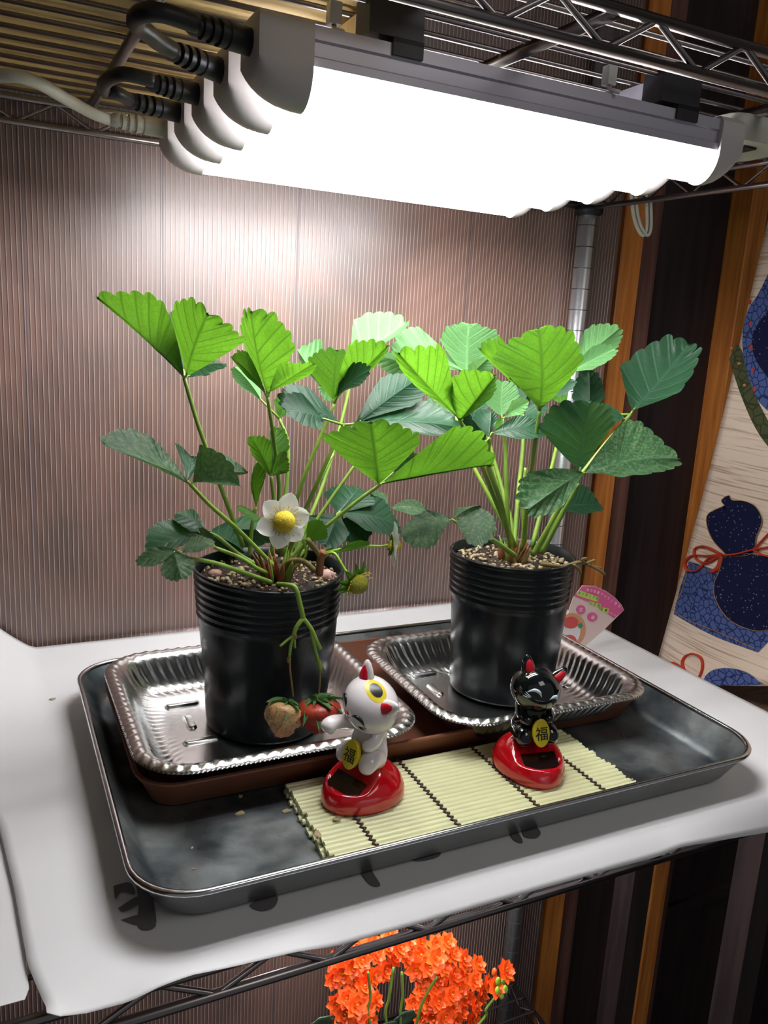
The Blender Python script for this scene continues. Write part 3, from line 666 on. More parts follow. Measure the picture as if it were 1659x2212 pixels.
# ================================================================ STRAWBERRY PLANTS
def pot_parts(root, cx, cy, z0, z1, rb_, rt_, dips=0):
    NA = 72; rings = []
    def ring(r, z, n=NA, ph=0): 
        return [((cx+(r+.0004*math.sin(3*a*2*PI/n+ph))*math.cos(a*2*PI/n)), (cy+(r+.0004*math.sin(3*a*2*PI/n+ph))*math.sin(a*2*PI/n)), z - dips*max(0, -math.sin(a*2*PI/n))**3*max(0, (z-z0)/(z1-z0)-.7)*3) for a in range(n)]
    H = z1-z0
    rr = lambda t: lerp(rb_, rt_, t)
    rings.append(ring(rb_-.003, z0)); rings.append(ring(rb_-.0006, z0+.0008)); rings.append(ring(rr(.01), z0+.003))
    for t in (.1, .25, .4, .55, .66): rings.append(ring(rr(t), z0+H*t, ph=t*6))
    for k in range(6):
        t = .70+k*.045
        rings.append(ring(rr(t)+.0002, z0+H*t)); rings.append(ring(rr(t)+.0011, z0+H*(t+.012))); rings.append(ring(rr(t)+.0011, z0+H*(t+.024))); rings.append(ring(rr(t)+.0003, z0+H*(t+.035)))
    rings.append(ring(rr(.985), z0+H*.975)); rings.append(ring(rt_+.0012, z0+H*.99)); rings.append(ring(rt_+.0006, z1)); rings.append(ring(rt_-.001, z1)); rings.append(ring(rt_-.0016, z1-.012)); rings.append(ring(rt_-.003, z1-.03))
    MB().loft(rings, cap0=True, cap1=True).build('pot', 'potblack', root)
    # soil
    zs = z1-.0085; mb = MB(); nr, na = 16, 64; vs = [(cx, cy, zs+.002)]
    for i in range(1, nr+1):
        for j in range(na):
            r = (rt_-.0022)*i/nr; a = j*2*PI/na; x, y = cx+r*math.cos(a), cy+r*math.sin(a)
            vs.append((x, y, zs+.003*noise.noise(Vector((x*120, y*120, 1)))+.002*noise.noise(Vector((x*400, y*400, 3)))+.0025*(1-i/nr)))
    fs = [(0, 1+j, 1+(j+1)%na) for j in range(na)] + [(1+(i-1)*na+j, 1+i*na+j, 1+i*na+(j+1)%na, 1+(i-1)*na+(j+1)%na) for i in range(1, nr) for j in range(na)]
    mb.add(vs, fs); so_ = mb.build('soil', 'soil', root); so_['kind'] = 'stuff'
    mb = MB(); rnd = random.Random(int(cx*1000))
    for k in range(260):
        r = (rt_-.005)*math.sqrt(rnd.random()); a = rnd.random()*2*PI; s = rnd.uniform(.0007, .0021)*(1.25 if cx > .3 else 1)
        mb.ball((cx+r*math.cos(a), cy+r*math.sin(a), zs+.0018+rnd.random()*.001), (s, s*rnd.uniform(.6, 1), s*rnd.uniform(.5, .9)), Matrix.Rotation(rnd.random()*3, 3, 'Z'), 6, 4)
    mb.build('perlite_grains', 'pebble', root)['kind'] = 'stuff'
    mb = MB()
    for k in range(70):
        r = (rt_-.008)*math.sqrt(rnd.random()); a = rnd.random()*2*PI; p = Vector((cx+r*math.cos(a), cy+r*math.sin(a), zs+.003)); d = Vector((rnd.uniform(-1,1), rnd.uniform(-1,1), rnd.uniform(-.1,.3)))*.006
        mb.tube([p, p+d*.5+Vector((0,0,.0015)), p+d], .00025, 4)
    mb.build('root_fibres', 'fibre', root)['kind'] = 'stuff'
    return zs
def leaflet(B, T, L, R, m, parent, bow=.0, n_teeth=8, droop=0, tooth=.075, name='leaflet'):
    B, T, L, R = map(Vector, (B, T, L, R)); ax = T-B; ln = ax.length
    nrm = (R-L).cross(ax); nrm = nrm.normalized() if nrm.length > 0 else Vector((0,0,1))
    if nrm.z < 0: nrm = -nrm
    mid = lambda u: B + ax*u + nrm*(bow*4*u*(1-u))*ln
    J, Q = 8, n_teeth*8
    axn = ax.normalized()
    vs, uv = [], []
    rndp = random.random()*6
    for side, P in ((-1, L), (1, R)):
        tside = max(.35, min(.85, (P-B).dot(axn)/ln)); sv = P - mid(tside)
        for q in range(Q+1):
            qq = q/Q; qb = .42
            if qq < qb:
                r_ = qq/qb; t = tside*r_; base_w = r_**.92
            else:
                ph_ = (qq-qb)/(1-qb)*PI/2; t = tside+(1-tside)*math.sin(ph_)**.95; base_w = max(0, math.cos(ph_))**.80
            # teeth
            tp = qq*n_teeth; fr = tp-math.floor(tp); tt = (abs(math.sin(PI*fr)))**.62; tt *= .82+.3*math.sin(rndp+math.floor(tp)*2.3)
            k = max(0, min(1, (qq-.30)/.08)); tm = tooth*k*(tt-1)
            edge_t = t*(1+tm*.9*(.35+t*.65)) ; edge_w = base_w*(1+tm)
            u0 = t*(1-.55*base_w) if qq < 1 else 1
            # edge point lies off the midrib curve at its own station
            E = mid(edge_t) + sv*edge_w - (Vector((0,0,1))*droop*ln*(edge_w**2))
            A = mid(u0)
            for j in range(J+1):
                v = j/J; p = A.lerp(E, v)
                pl = .0028*ln*math.cos(2*PI*(tp-.5))*-1*math.sin(PI*min(1, v*1.02))*.8*k
                sag = nrm*ln*(-.03*math.sin(PI*v)*base_w)
                p = p + nrm*pl + sag + nrm*ln*.022*math.sin(rndp+5.5*qq+2*v)*v
                vs.append(tuple(p)); uv.append((tp-.5+.0, v*base_w))
    nq = (Q+1)*(J+1); fs = []
    for s in range(2):
        for q in range(Q):
            for j in range(J):
                a = s*nq+q*(J+1)+j; f_ = (a, a+1, a+J+2, a+J+1); fs.append(f_ if s == 0 else f_[::-1])
    mb = MB(); mb.v = vs; mb.f = fs
    o = mb.build(name, m, parent, uv=uv); return o
def P3(p, dy):                    # pixel (+ depth y) -> point
    return aty(p[0], p[1], dy)
def leaf(root, yc, stalk, leaflets, sm='stem', r0=.0017, r1=.0012, name='leaf'):
    """stalk: [(px,py,y)...]; leaflets: (mat, base, tip, L, R, y_base, y_tip, y_L, y_R, bow)"""
    pts = crom([aty(*p) for p in stalk], 8); k = len(pts)
    st_ = MB().tube(pts, [lerp(r0, r1, i/(k-1)) for i in range(k)], 9).build(name, sm, root)
    for l in leaflets:
        m_, b_, t_, L_, R_, yb, yt, yl, yr = l[:9]; bow = l[9] if len(l) > 9 else .06
        J = aty(*stalk[-1]); B_ = aty(b_[0], b_[1], yb)
        leaflet(B_, aty(t_[0], t_[1], yt), aty(L_[0], L_[1], yl), aty(R_[0], R_[1], yr), m_, st_, bow)
        if (B_-J).length > .0015: MB().tube([J, (J+B_)/2, B_, B_+(aty(t_[0], t_[1], yt)-B_)*.06], [r1*.8, r1*.7, r1*.6, r1*.3], 6).build('leaflet_stalk', sm, st_)
    return st_
s1 = thing('potted_strawberry', 'left strawberry plant in a black pot with white flowers and two hanging fruits', 'potted plant', 'potted strawberries')
zs1 = pot_parts(s1, .1785, .5375, .0138, .1325, .0435, .0530, dips=.003)
Y0 = .54
L1 = [
 ([(525,1180,.535),(480,1060,.52),(432,930,.505),(398,818,.50)], [
   ('young',(396,812),(203,635),(352,652),(305,716),.50,.485,.462,.497,.02),
   ('young',(402,812),(452,672),(368,678),(532,738),.50,.475,.515,.47,-.05),
   ('deep',(398,806),(368,672),(366,700),(402,760),.505,.54,.53,.53,.0),
   ('mature',(404,812),(490,788),(448,776),(455,808),.51,.56,.57,.53)]),
 ([(590,1190,.55),(603,1060,.55),(590,940,.545),(578,858,.54)], [
   ('young',(577,850),(542,664),(526,738),(642,752),.54,.53,.56,.51,-.04),
   ('young',(574,852),(497,768),(535,758),(528,806),.54,.53,.525,.54),
   ('young',(583,845),(682,782),(604,786),(652,822),.54,.50,.50,.515,.0)]),
 ([(600,1190,.56),(618,1060,.57),(622,960,.575),(604,905,.58)], [
   ('pale',(565,865),(503,790),(520,840),(548,800),.575,.60,.59,.61),
   ('young',(604,905),(640,835),(590,865),(645,880),.58,.59,.60,.57)]),
 ([(608,1200,.555),(650,1050,.55),(690,950,.548),(722,872,.545)], [
   ('young',(720,866),(730,752),(662,792),(775,775),.545,.54,.56,.53,-.04),
   ('young',(725,862),(842,742),(752,742),(792,808),.545,.515,.51,.53,.0),
   ('pale',(718,860),(640,752),(700,738),(660,800),.56,.62,.60,.60),
   ('deep',(728,858),(800,800),(745,795),(770,838),.54,.50,.53,.50)]),
 ([(640,1190,.58),(700,1040,.60),(740,900,.615),(765,790,.62)], [
   ('pale',(760,775),(880,692),(762,690),(838,738),.62,.63,.64,.61,-.04),
   ('pale',(755,790),(690,850),(700,810),(730,860),.62,.64,.64,.62)]),
 ([(620,1200,.545),(660,1100,.53),(700,1010,.52),(742,918,.515)], [
   ('deep',(738,917),(600,862),(665,838),(650,905),.515,.515,.535,.50,.07),
   ('deep',(700,905),(612,885),(650,850),(690,932),.51,.49,.51,.485,.05),
   ('deep',(770,915),(918,808),(822,815),(892,878),.515,.535,.55,.52,.02),
   ('mature',(765,915),(1012,928),(880,858),(875,938),.515,.50,.535,.49,.05)]),
 ([(612,1238,.525),(655,1180,.515),(720,1125,.50),(775,1080,.49),(820,1048,.485)], [
   ('young',(818,1046),(800,905),(693,946),(912,955),.485,.47,.47,.455,-.05),
   ('young',(826,1043),(1068,1003),(985,922),(960,1008),.485,.455,.435,.468,.0),
   ('mature',(850,1020),(986,1000),(905,978),(945,1024),.488,.49,.50,.48,.0),
   ('young',(845,1015),(908,985),(880,965),(885,1000),.49,.51,.52,.50)]),
 ([(600,1232,.52),(520,1150,.505),(455,1092,.495),(412,1047,.49)], [
   ('dusty',(408,1044),(218,955),(320,940),(345,1012),.49,.485,.51,.475,.03),
   ('dusty',(416,1042),(525,1052),(430,960),(470,1045),.49,.47,.49,.465,.10),
   ('dusty',(425,1040),(536,1022),(470,970),(480,1030),.50,.54,.55,.51,.05),
   ('mature',(405,1040),(412,985),(378,955),(432,1000),.49,.51,.51,.50)]),
 ([(588,1200,.545),(592,1100,.545),(586,1030,.545)], [
   ('young',(585,1028),(538,940),(545,985),(585,955),.545,.545,.55,.53),
   ('young',(587,1028),(598,920),(582,930),(624,968),.545,.56,.57,.55),
   ('young',(590,1028),(620,985),(598,985),(620,1022),.545,.52,.54,.52)]),
 ([(540,1200,.555),(544,1140,.555),(552,1096,.555)], [('young',(552,1096),(560,992),(542,1045),(576,1030),.555,.555,.555,.545)]),
 ([(590,1240,.53),(520,1200,.535),(470,1160,.54),(440,1150,.545)], [
   ('mature',(445,1150),(378,1108),(415,1100),(410,1150),.545,.56,.57,.54,.1),
   ('mature',(445,1158),(322,1190),(365,1122),(395,1182),.545,.53,.56,.52,.08),
   ('dusty',(440,1165),(462,1160),(430,1140),(450,1180),.54,.52,.54,.52),
   ('mature',(450,1150),(530,1195),(500,1120),(470,1190),.56,.58,.59,.57,.08),
   ('mature',(450,1148),(600,1150),(530,1112),(520,1185),.58,.60,.61,.59,.08)]),
 ([(585,1258,.505),(520,1235,.495),(460,1215,.49),(400,1205,.485)], [
   ('dusty',(385,1190),(293,1216),(335,1180),(350,1218),.485,.485,.49,.475,.05),
   ('dusty',(375,1192),(392,1252),(345,1232),(420,1208),.485,.465,.475,.475,.12),
   ('dusty',(390,1192),(462,1165),(420,1158),(430,1195),.485,.49,.505,.48,.05)]),
 ([(640,1210,.56),(690,1150,.57),(735,1105,.575)], [
   ('mature',(732,1108),(778,1052),(696,1068),(808,1092),.575,.60,.58,.58,.05),
   ('deep',(735,1108),(868,1140),(815,1072),(790,1150),.575,.57,.60,.55,.08),
   ('deep',(728,1110),(700,1184),(668,1112),(756,1150),.575,.55,.57,.56,.08),
   ('deep',(740,1120),(800,1160),(800,1115),(740,1165),.58,.57,.58,.56,.08)]),
 ([(650,1215,.57),(760,1160,.60),(830,1110,.62),(842,1095,.62)], [
   ('dusty',(842,1098),(922,1102),(880,1076),(890,1112),.62,.61,.63,.60,.1),
   ('dusty',(840,1095),(800,1065),(815,1090),(835,1068),.62,.63,.63,.63,.1)]),
 ([(600,1245,.52),(560,1230,.51),(520,1205,.51),(462,1182,.515)], []),
 ([(620,1215,.56),(665,1090,.57),(720,980,.58),(775,990,.58)][:3], []),
 ([(625,1215,.555),(700,1100,.56),(770,1000,.565)], []),
]
for stalk, ls in L1: leaf(s1, Y0, stalk, ls)
# small bracts near the flowers
leaf(s1, Y0, [(620,1180,.50),(600,1150,.49),(575,1128,.485)], [('young',(575,1128),(510,1094),(545,1102),(548,1126),.485,.49,.49,.48)], r0=.0009, r1=.0006)
leaf(s1, Y0, [(640,1215,.52),(650,1190,.50),(662,1170,.49)], [('young',(662,1170),(700,1130),(665,1130),(705,1165),.49,.48,.49,.475)], r0=.0009, r1=.0006)
# crown: reddish sheaths
def crown(root, cx, cy, z, n, seed, h=.02):
    rnd = random.Random(seed)
    for k in range(n):
        a = rnd.random()*2*PI; r = rnd.uniform(.002, .010); p = Vector((cx+r*math.cos(a), cy+r*math.sin(a), z)); d = Vector((math.cos(a)*rnd.uniform(.1,.6), math.sin(a)*rnd.uniform(.1,.6), 1))*rnd.uniform(.6, 1)*h
        MB().tube([p, p+d*.5, p+d*.85, p+d], [.0024, .0022, .0012, .0002], 7, flat=.55).build('crown_sheath', rnd.choice(['stem_red', 'stem_red', 'stem_dry', 'stem']), root)
crown(s1, .180, .522, .124, 34, 3, .026)
for px, py, y, s in ((700,1232,.52,.0085), (465,1205,.545,.0055), (520,1208,.55,.004)):
    p = aty(px, py, y); p.z = zs1+.003
    mb = MB(); mb.ball(p, (s, s*.7, s*.6), Matrix.Rotation(px, 3, 'Z'), 14, 9)
    mb.v = [tuple(Vector(v)+Vector((0,0,0))+ (Vector(v)-p).normalized()*s*.18*noise.noise(Vector(v)*350)) for v in mb.v]
    mb.build('stone', 'stone' if s > .005 else 'pebble', s1)
# flowers
def petal_mesh(c, dirv, side, nrm, ln, wd, m, parent, name='petal', cup=.25, point=False):
    vs = []; NU, NV = 8, 6
    for i in range(NU+1):
        u = i/NU; w_ = (math.sin(PI*(u**.8))**.62 if 0 < u < 1 else 0) if not point else (math.sin(PI*u**.7)**.9 if 0 < u < 1 else 0)
        if i == 0: w_ = .18
        for j in range(NV+1):
            v = (j/NV-.5)*2
            vs.append(tuple(c + dirv*ln*u + side*wd*w_*v + nrm*ln*(cup*u*u + .12*v*v*w_ + .03*math.sin(5*v+u*4))))
    fs = [(i*(NV+1)+j, (i+1)*(NV+1)+j, (i+1)*(NV+1)+j+1, i*(NV+1)+j+1) for i in range(NU) for j in range(NV)]
    return MB().add(vs, fs).build(name, m, parent)
def flower(root, path, c, nrm, pr, npet, cr, young=False):
    c = Vector(c); nrm = Vector(nrm).normalized(); a = Vector((0,0,1)).cross(nrm)
    a = a.normalized() if a.length > .1 else Vector((1,0,0)); b_ = nrm.cross(a)
    pts = crom(path+[c-nrm*.003], 8)
    fl = MB().tube(pts, .0009, 7).build('flower', 'stem_br', root)
    for k in range(npet):
        t = 2*PI*k/npet+.25; d = a*math.cos(t)+b_*math.sin(t); s = nrm.cross(d)
        petal_mesh(c+d*cr*.5, d, s, nrm, pr*random.uniform(.96, 1.12), pr*.50, 'petal', fl, cup=random.uniform(-.05, .2))
    for k in range(10):
        t = 2*PI*k/10; d = a*math.cos(t)+b_*math.sin(t); s = nrm.cross(d)
        petal_mesh(c-nrm*.0012+d*cr*.2, d, s, nrm, pr*(.62 if not young else 1.2), pr*(.16 if not young else .26), 'young', fl, 'sepal', cup=-.1 if not young else -.25, point=True)
    mb = MB(); hm = Matrix((a, b_, nrm)).transposed(); mb.ball(c+nrm*cr*.35, (cr, cr, cr*.95), hm, 22, 14)
    mb.v = [tuple(Vector(v)+(Vector(v)-c).normalized()*cr*.09*noise.noise(Vector(v)*2600)) for v in mb.v]
    mb.build('flower_centre', 'yellow' if not young else 'greencore', fl)
    mb = MB()
    for k in range(22):
        t = 2*PI*k/22+random.random()*.2; d = a*math.cos(t)+b_*math.sin(t); q = c+d*cr*random.uniform(1.2, 1.6)+nrm*cr*random.uniform(.3, .6)
        mb.tube([c+d*cr*.7, q], .00018, 4); mb.ball(q, (.0005, .0005, .0004), None, 6, 4)
    mb.build('stamens', 'yellow', fl)
    return fl
V = Vector
flower(s1, [aty(625,1240,.52), aty(660,1200,.50), aty(650,1160,.485), aty(625,1135,.475)], aty(612,1126,.462), (-.12, -.95, .18), .0135, 6, .0068)
flower(s1, [aty(690,1200,.50), aty(720,1190,.49), aty(780,1180,.48), aty(822,1180,.475)], aty(848,1178,.47), (.95, -.3, -.05), .0125, 6, .0045)
flower(s1, [aty(690,1235,.50), aty(700,1205,.49), aty(722,1195,.48), aty(745,1230,.472)], aty(768,1256,.465), (.35, -.75, -.45), .0110, 0, .0070, True)
MB().tube(crom([aty(605,1245,.52), aty(622,1215,.51), aty(655,1212,.50), aty(686,1235,.495), aty(692,1205,.49), aty(664,1165,.485)], 6), .0018, 8).build('flower_stalk', 'stem_dry', s1)
MB().tube(crom([aty(690,1240,.495), aty(693,1205,.49), aty(700,1192,.488)], 6), [.0028]*13, 8).build('flower_stalk', 'stem_red', s1)
leaflet(aty(722,1195,.48), aty(800,1176,.475), aty(758,1170,.478), aty(765,1188,.475), 'young', s1, .02, 4, name='bract')
# fruit stalk over the rim
yf = .474
fs_ = MB().tube(crom([aty(600,1262,.495), aty(622,1264,.478), aty(638,1270,.472), aty(648,1305,.470), aty(655,1335,.470)], 6), .0017, 8).build('fruit_stalk', 'stem', s1)
for path, r in (([(655,1335),(640,1355),(634,1372)], .0015), ([(655,1335),(672,1358),(684,1385),(692,1402)], .0014), ([(634,1372),(618,1385),(605,1396)], .0009), ([(634,1372),(628,1395),(625,1420)], .0011), ([(625,1420),(627,1450),(631,1485),(633,1505)], .0007),
                ([(672,1358),(680,1400),(688,1430)], .0013), ([(688,1430),(692,1445)], .0017), ([(691,1440),(691,1470),(688,1500)], .0008), ([(636,1380),(637,1400)], .0009), ([(688,1430),(696,1440),(700,1450)], .0007)):
    pts = [aty(a, b_, yf-.0015*i/len(path)) for i, (a, b_) in enumerate(path)]
    if len(pts) == 2: pts = [pts[0], (pts[0]+pts[1])/2, pts[1]]
    MB().tube(crom(pts, 5), r, 7).build('fruit_stem', 'stem' if r > .0008 else 'stem_dry', fs_)
for a, b_ in ((637,1375), (624,1425), (690,1442)):
    MB().ball(aty(a, b_, yf), (.0016, .0015, .0024), None, 8, 6).build('dry_node', 'stem_dry', fs_)
def berry(root, top, tip, r, m, lumpy=0, seeds=True, seedc='seed'):
    top, tip = V(top), V(tip); ax = tip-top; ln = ax.length; t = ax.normalized(); a = t.cross(V((0,1,0))).normalized(); b2 = t.cross(a); rings = []; NA = 36
    prof = [(0,.25),(.02,.55),(.08,.82),(.18,.97),(.32,1.0),(.48,.93),(.63,.78),(.77,.58),(.88,.38),(.96,.2),(1,.04)]
    for u, w_ in prof:
        rg = []
        for k in range(NA):
            th = 2*PI*k/NA; d = a*math.cos(th)+b2*math.sin(th); p = top+ax*u+d*r*w_
            p = p + d*r*(lumpy*noise.noise(p*260) + .03*noise.noise(p*600)); rg.append(tuple(p))
        rings.append(rg)
    be = MB().loft(rings, True, True).build('berry', m, root)
    if seeds:
        mb = MB()
        for i in range(1, 8):
            for k in range(14):
                u = .10+i*.105; w_ = 1.0*math.sin(PI*min(.98, (u*.72+.18)))**.8; th = 2*PI*(k+.5*(i%2))/14; d = a*math.cos(th)+b2*math.sin(th)
                ww = [q for q in prof if q[0] <= u][-1]; wn = [q for q in prof if q[0] > u][0]; w_ = lerp(ww[1], wn[1], (u-ww[0])/(wn[0]-ww[0]))
                mb.ball(top+ax*u+d*r*w_*1.0, (.0004, .0003, .0006), None, 5, 4)
        mb.build('seeds', seedc, be)['kind'] = 'stuff'
    for k in range(11):
        th = 2*PI*k/11+.2; d = a*math.cos(th)+b2*math.sin(th); s = t.cross(d)
        petal_mesh(top-t*.0006, d, s, -t, r*random.uniform(1.0, 1.4), r*.22, 'calyx', be, 'sepal', cup=random.uniform(-.85, -.15), point=True)
    return be
berry(s1, aty(622,1518,.470), aty(598,1592,.466), .0125, 'strawpale', .35, True, 'stem_dry')
berry(s1, aty(686,1512,.464), aty(690,1586,.462), .0150, 'strawred', .08)
# ---- plant 2
s2 = thing('potted_strawberry', 'right strawberry plant in a black pot without flowers, behind the black cat', 'potted plant', 'potted strawberries')
zs2 = pot_parts(s2, .3815, .5265, .0148, .1320, .0430, .0500)
L2 = [
 ([(1112,1180,.525),(1070,1080,.515),(1030,980,.505),(992,905,.50)], [
   ('young',(988,900),(855,755),(962,752),(898,836),.50,.475,.46,.49,-.02),
   ('young',(996,905),(1075,806),(958,830),(1062,860),.50,.46,.485,.455,-.04),
   ('pale',(990,900),(1000,860),(975,880),(1012,885),.50,.53,.53,.52)]),
 ([(1118,1180,.56),(1080,1040,.59),(1040,900,.61),(1012,815,.615)], [
   ('pale',(1010,812),(1015,695),(948,735),(1082,738),.615,.62,.62,.62,-.04),
   ('pale',(1000,800),(838,760),(905,706),(920,790),.615,.64,.645,.62),
   ('pale',(1015,815),(1060,770),(1010,790),(1062,800),.61,.59,.60,.59)]),
 ([(1115,1185,.57),(1060,1000,.61),(960,860,.64),(900,800,.65)], [('pale',(895,795),(815,768),(850,762),(850,812),.65,.66,.66,.65)]),
 ([(1130,1190,.52),(1140,1080,.505),(1155,960,.49),(1166,888,.485)], [
   ('young',(1166,882),(1162,700),(1064,775),(1262,778),.485,.47,.465,.465,-.06),
   ('young',(1155,868),(1032,748),(1085,728),(1080,800),.49,.49,.485,.50,0),
   ('deep',(1172,862),(1236,820),(1185,825),(1222,850),.485,.50,.51,.48),
   ('deep',(1158,855),(1092,795),(1098,780),(1118,838),.487,.475,.48,.475)]),
 ([(1150,1180,.54),(1180,1060,.555),(1210,930,.565),(1228,830,.57)], [
   ('pale',(1238,790),(1342,706),(1262,712),(1322,762),.57,.58,.59,.57,.0),
   ('pale',(1232,805),(1332,752),(1280,748),(1280,800),.57,.55,.56,.54,.02),
   ('young',(1225,840),(1200,870),(1190,840),(1225,870),.57,.56,.57,.55)]),
 ([(1160,1195,.53),(1210,1090,.53),(1290,980,.53),(1362,895,.53)], [
   ('mature',(1366,888),(1495,738),(1338,790),(1468,845),.53,.53,.555,.505,-.03),
   ('deep',(1272,895),(1272,797),(1236,860),(1308,858),.56,.575,.57,.56),
   ('mature',(1350,905),(1290,890),(1310,870),(1320,920),.53,.54,.55,.52)]),
 ([(1150,1200,.51),(1190,1130,.50),(1225,1070,.49),(1255,1022,.485)], [
   ('mature',(1252,1018),(1280,862),(1162,925),(1328,915),.485,.485,.485,.50,.05),
   ('speckled',(1262,1022),(1474,992),(1358,905),(1340,1035),.485,.47,.51,.46,.07),
   ('speckled',(1256,1022),(1132,1108),(1142,1018),(1218,1092),.485,.455,.475,.455,.08)]),
 ([(1100,1185,.53),(1095,1080,.535),(1092,980,.54),(1085,905,.54)], [
   ('pale',(1084,900),(1085,820),(1040,862),(1122,856),.54,.55,.54,.54,-.03),
   ('pale',(1090,902),(1146,866),(1105,866),(1130,895),.54,.52,.53,.51),
   ('young',(1084,905),(1072,930),(1062,905),(1090,925),.54,.53,.535,.53)]),
 ([(1105,1185,.52),(1080,1080,.51),(1056,1010,.505),(1058,945,.50)], [
   ('mature',(1062,935),(1178,930),(1120,898),(1120,952),.50,.49,.505,.48,.05),
   ('mature',(1056,945),(1060,885),(1020,905),(1075,905),.50,.515,.51,.51),
   ('deep',(1050,955),(1008,885),(1005,930),(1045,900),.50,.52,.52,.52)]),
 ([(1160,1195,.55),(1195,1130,.57),(1215,1098,.58)], [('deep',(1208,1098),(1300,1092),(1252,1045),(1262,1112),.58,.58,.60,.56,.05)]),
 ([(1120,1190,.55),(1050,1060,.57),(1000,960,.59),(985,900,.60)], [
   ('dusty',(985,895),(912,872),(945,850),(960,905),.60,.62,.62,.60),
   ('mature',(990,890),(1052,870),(1015,855),(1030,895),.60,.60,.61,.59),
   ('deep',(985,880),(1000,850),(970,850),(1010,865),.60,.63,.62,.62)]),
 ([(1112,1200,.50),(1070,1170,.49),(1020,1138,.485),(985,1128,.485)], [
   ('dusty',(975,1122),(868,1165),(922,1100),(940,1178),.485,.48,.50,.465,.07),
   ('dusty',(985,1125),(1070,1152),(1040,1098),(1010,1178),.485,.465,.485,.46,.07),
   ('dusty',(978,1122),(1038,1092),(985,1095),(1020,1120),.487,.52,.52,.50,.05)]),
 ([(1110,1190,.55),(1120,1060,.57),(1130,960,.58),(1128,880,.585)], [('deep',(1128,880),(1150,815),(1105,840),(1160,850),.585,.60,.60,.60), ('mature',(1130,900),(1180,870),(1145,870),(1165,905),.58,.57,.58,.56)]),
 ([(1135,1195,.53),(1130,1090,.535),(1135,1010,.54)], []),
 ([(1170,1195,.52),(1215,1110,.51),(1250,1045,.50)], []),
]
for stalk, ls in L2: leaf(s2, .53, stalk, ls, r0=.0022, r1=.0013)
crown(s2, .380, .522, .122, 26, 5, .022)
# withered runner lying over the right rim
wr = MB().tube(crom([aty(1168,1218,.49), aty(1215,1224,.485), aty(1250,1215,.485), aty(1275,1222,.485), aty(1298,1228,.485)], 5), [.0017]*11+[.0012]*10, 7).build('withered_stalk', 'stem_dry', s2)
for path in (((1228,1225),(1212,1245),(1203,1262)), ((1240,1220),(1252,1232),(1254,1240)), ((1265,1218),(1278,1212),(1286,1210)), ((1262,1216),(1258,1208),(1268,1206)), ((1275,1222),(1295,1232),(1308,1242))):
    MB().tube(crom([aty(a, b_, .482) for a, b_ in path], 4), [.0012]*8+[.0004], 6).build('withered_twig', 'stem_dry', wr)
# ================================================================ PLANT TAG
tg = thing('plant_tag', 'pink fan-shaped paper plant label standing behind the right foil tray', 'label')
TYY = .590
tp = lambda px, py, d=0: aty(px, py, TYY-d)
fan = [(1205,1390),(1238,1292),(1258,1265),(1285,1266),(1310,1277),(1330,1292),(1343,1307),(1348,1318),(1300,1365),(1262,1398),(1240,1440)]
def flat(pts, m, name, parent, d, thick=.0006):
    fr = [tp(a, b_, d) for a, b_ in pts]; bk = [p+V((0, thick, 0)) for p in fr]; n = len(pts); mb = MB()
    mb.add([tuple(p) for p in fr+bk], [tuple(range(n)), tuple(range(2*n-1, n-1, -1))]+[(i, n+i, n+(i+1)%n, (i+1)%n) for i in range(n)]); return mb.build(name, m, parent, smooth=False)
flat(fan, 'tagpale', 'card', tg, 0)
flat([(1240,1288),(1258,1266),(1285,1267),(1310,1278),(1330,1293),(1342,1307),(1347,1318),(1326,1336),(1300,1315),(1270,1300)], 'tagpink', 'pink_band', tg, .0003, .0002)
def ell(cx, cy, a, b_, n=20, rot=0): return [(cx+a*math.cos(k*2*PI/n)*math.cos(rot)-b_*math.sin(k*2*PI/n)*math.sin(rot), cy+a*math.cos(k*2*PI/n)*math.sin(rot)+b_*math.sin(k*2*PI/n)*math.cos(rot)) for k in range(n)]
flat(ell(1236,1360,30,36), 'tagorange', 'blossom_border', tg, .0003, .0002)
flat(ell(1232,1362,22,30), 'tagwhite', 'white_heart', tg, .0005, .0002)
flat(ell(1233,1345,17,13), 'tagred', 'printed_berry', tg, .0007, .0002); flat(ell(1230,1385,16,14), 'tagred', 'printed_berry', tg, .0007, .0002)
flat([(1249,1348),(1256,1345),(1260,1352),(1254,1358),(1249,1355)], 'taggreen', 'printed_leaf', tg, .0009, .0002)
flat(ell(1255,1317,10,10), 'tagpink', 'badge', tg, .0005, .0002); flat(ell(1280,1333,11,10), 'tagpink', 'badge', tg, .0005, .0002)
def tagtext(s, p0, p1, size_px, m, bend=0, d=.0012):
    n = len(s); ppm = 1752.5/ .66
    for i, ch in enumerate(s):
        t = (i+.5)/n; x = lerp(p0[0], p1[0], t); y = lerp(p0[1], p1[1], t) - bend*4*t*(1-t)
        dx, dy = p1[0]-p0[0], (p1[1]-p0[1]) - bend*4*(1-2*t); o = tp(x, y, d); r_ = (tp(x+dx*.1, y+dy*.1, d)-o).normalized(); u_ = r_.cross(V((0,1,0))); u_ = -u_ if u_.z < 0 else u_
        text_mesh(ch, size_px/ppm, 'lettering', m, tg, (o, r_, u_, V((0,-1,0))), .00003)
tagtext('私のお家でいちご狩り', (1266,1274), (1341,1314), 9.5, 'tagwhite', 8)
flat([(1247,1279),(1252,1275),(1294,1290),(1292,1299),(1286,1299),(1246,1286)], 'taglime', 'lettering_backing', tg, .0005, .0002); tagtext('植え替え不要', (1248,1280), (1294,1295), 9, 'taggreen', 1)
flat([(1270,1304),(1274,1299),(1298,1305),(1297,1314)], 'taglime', 'lettering_backing', tg, .0005, .0002); tagtext('お手軽', (1272,1302), (1298,1310), 9, 'taggreen')
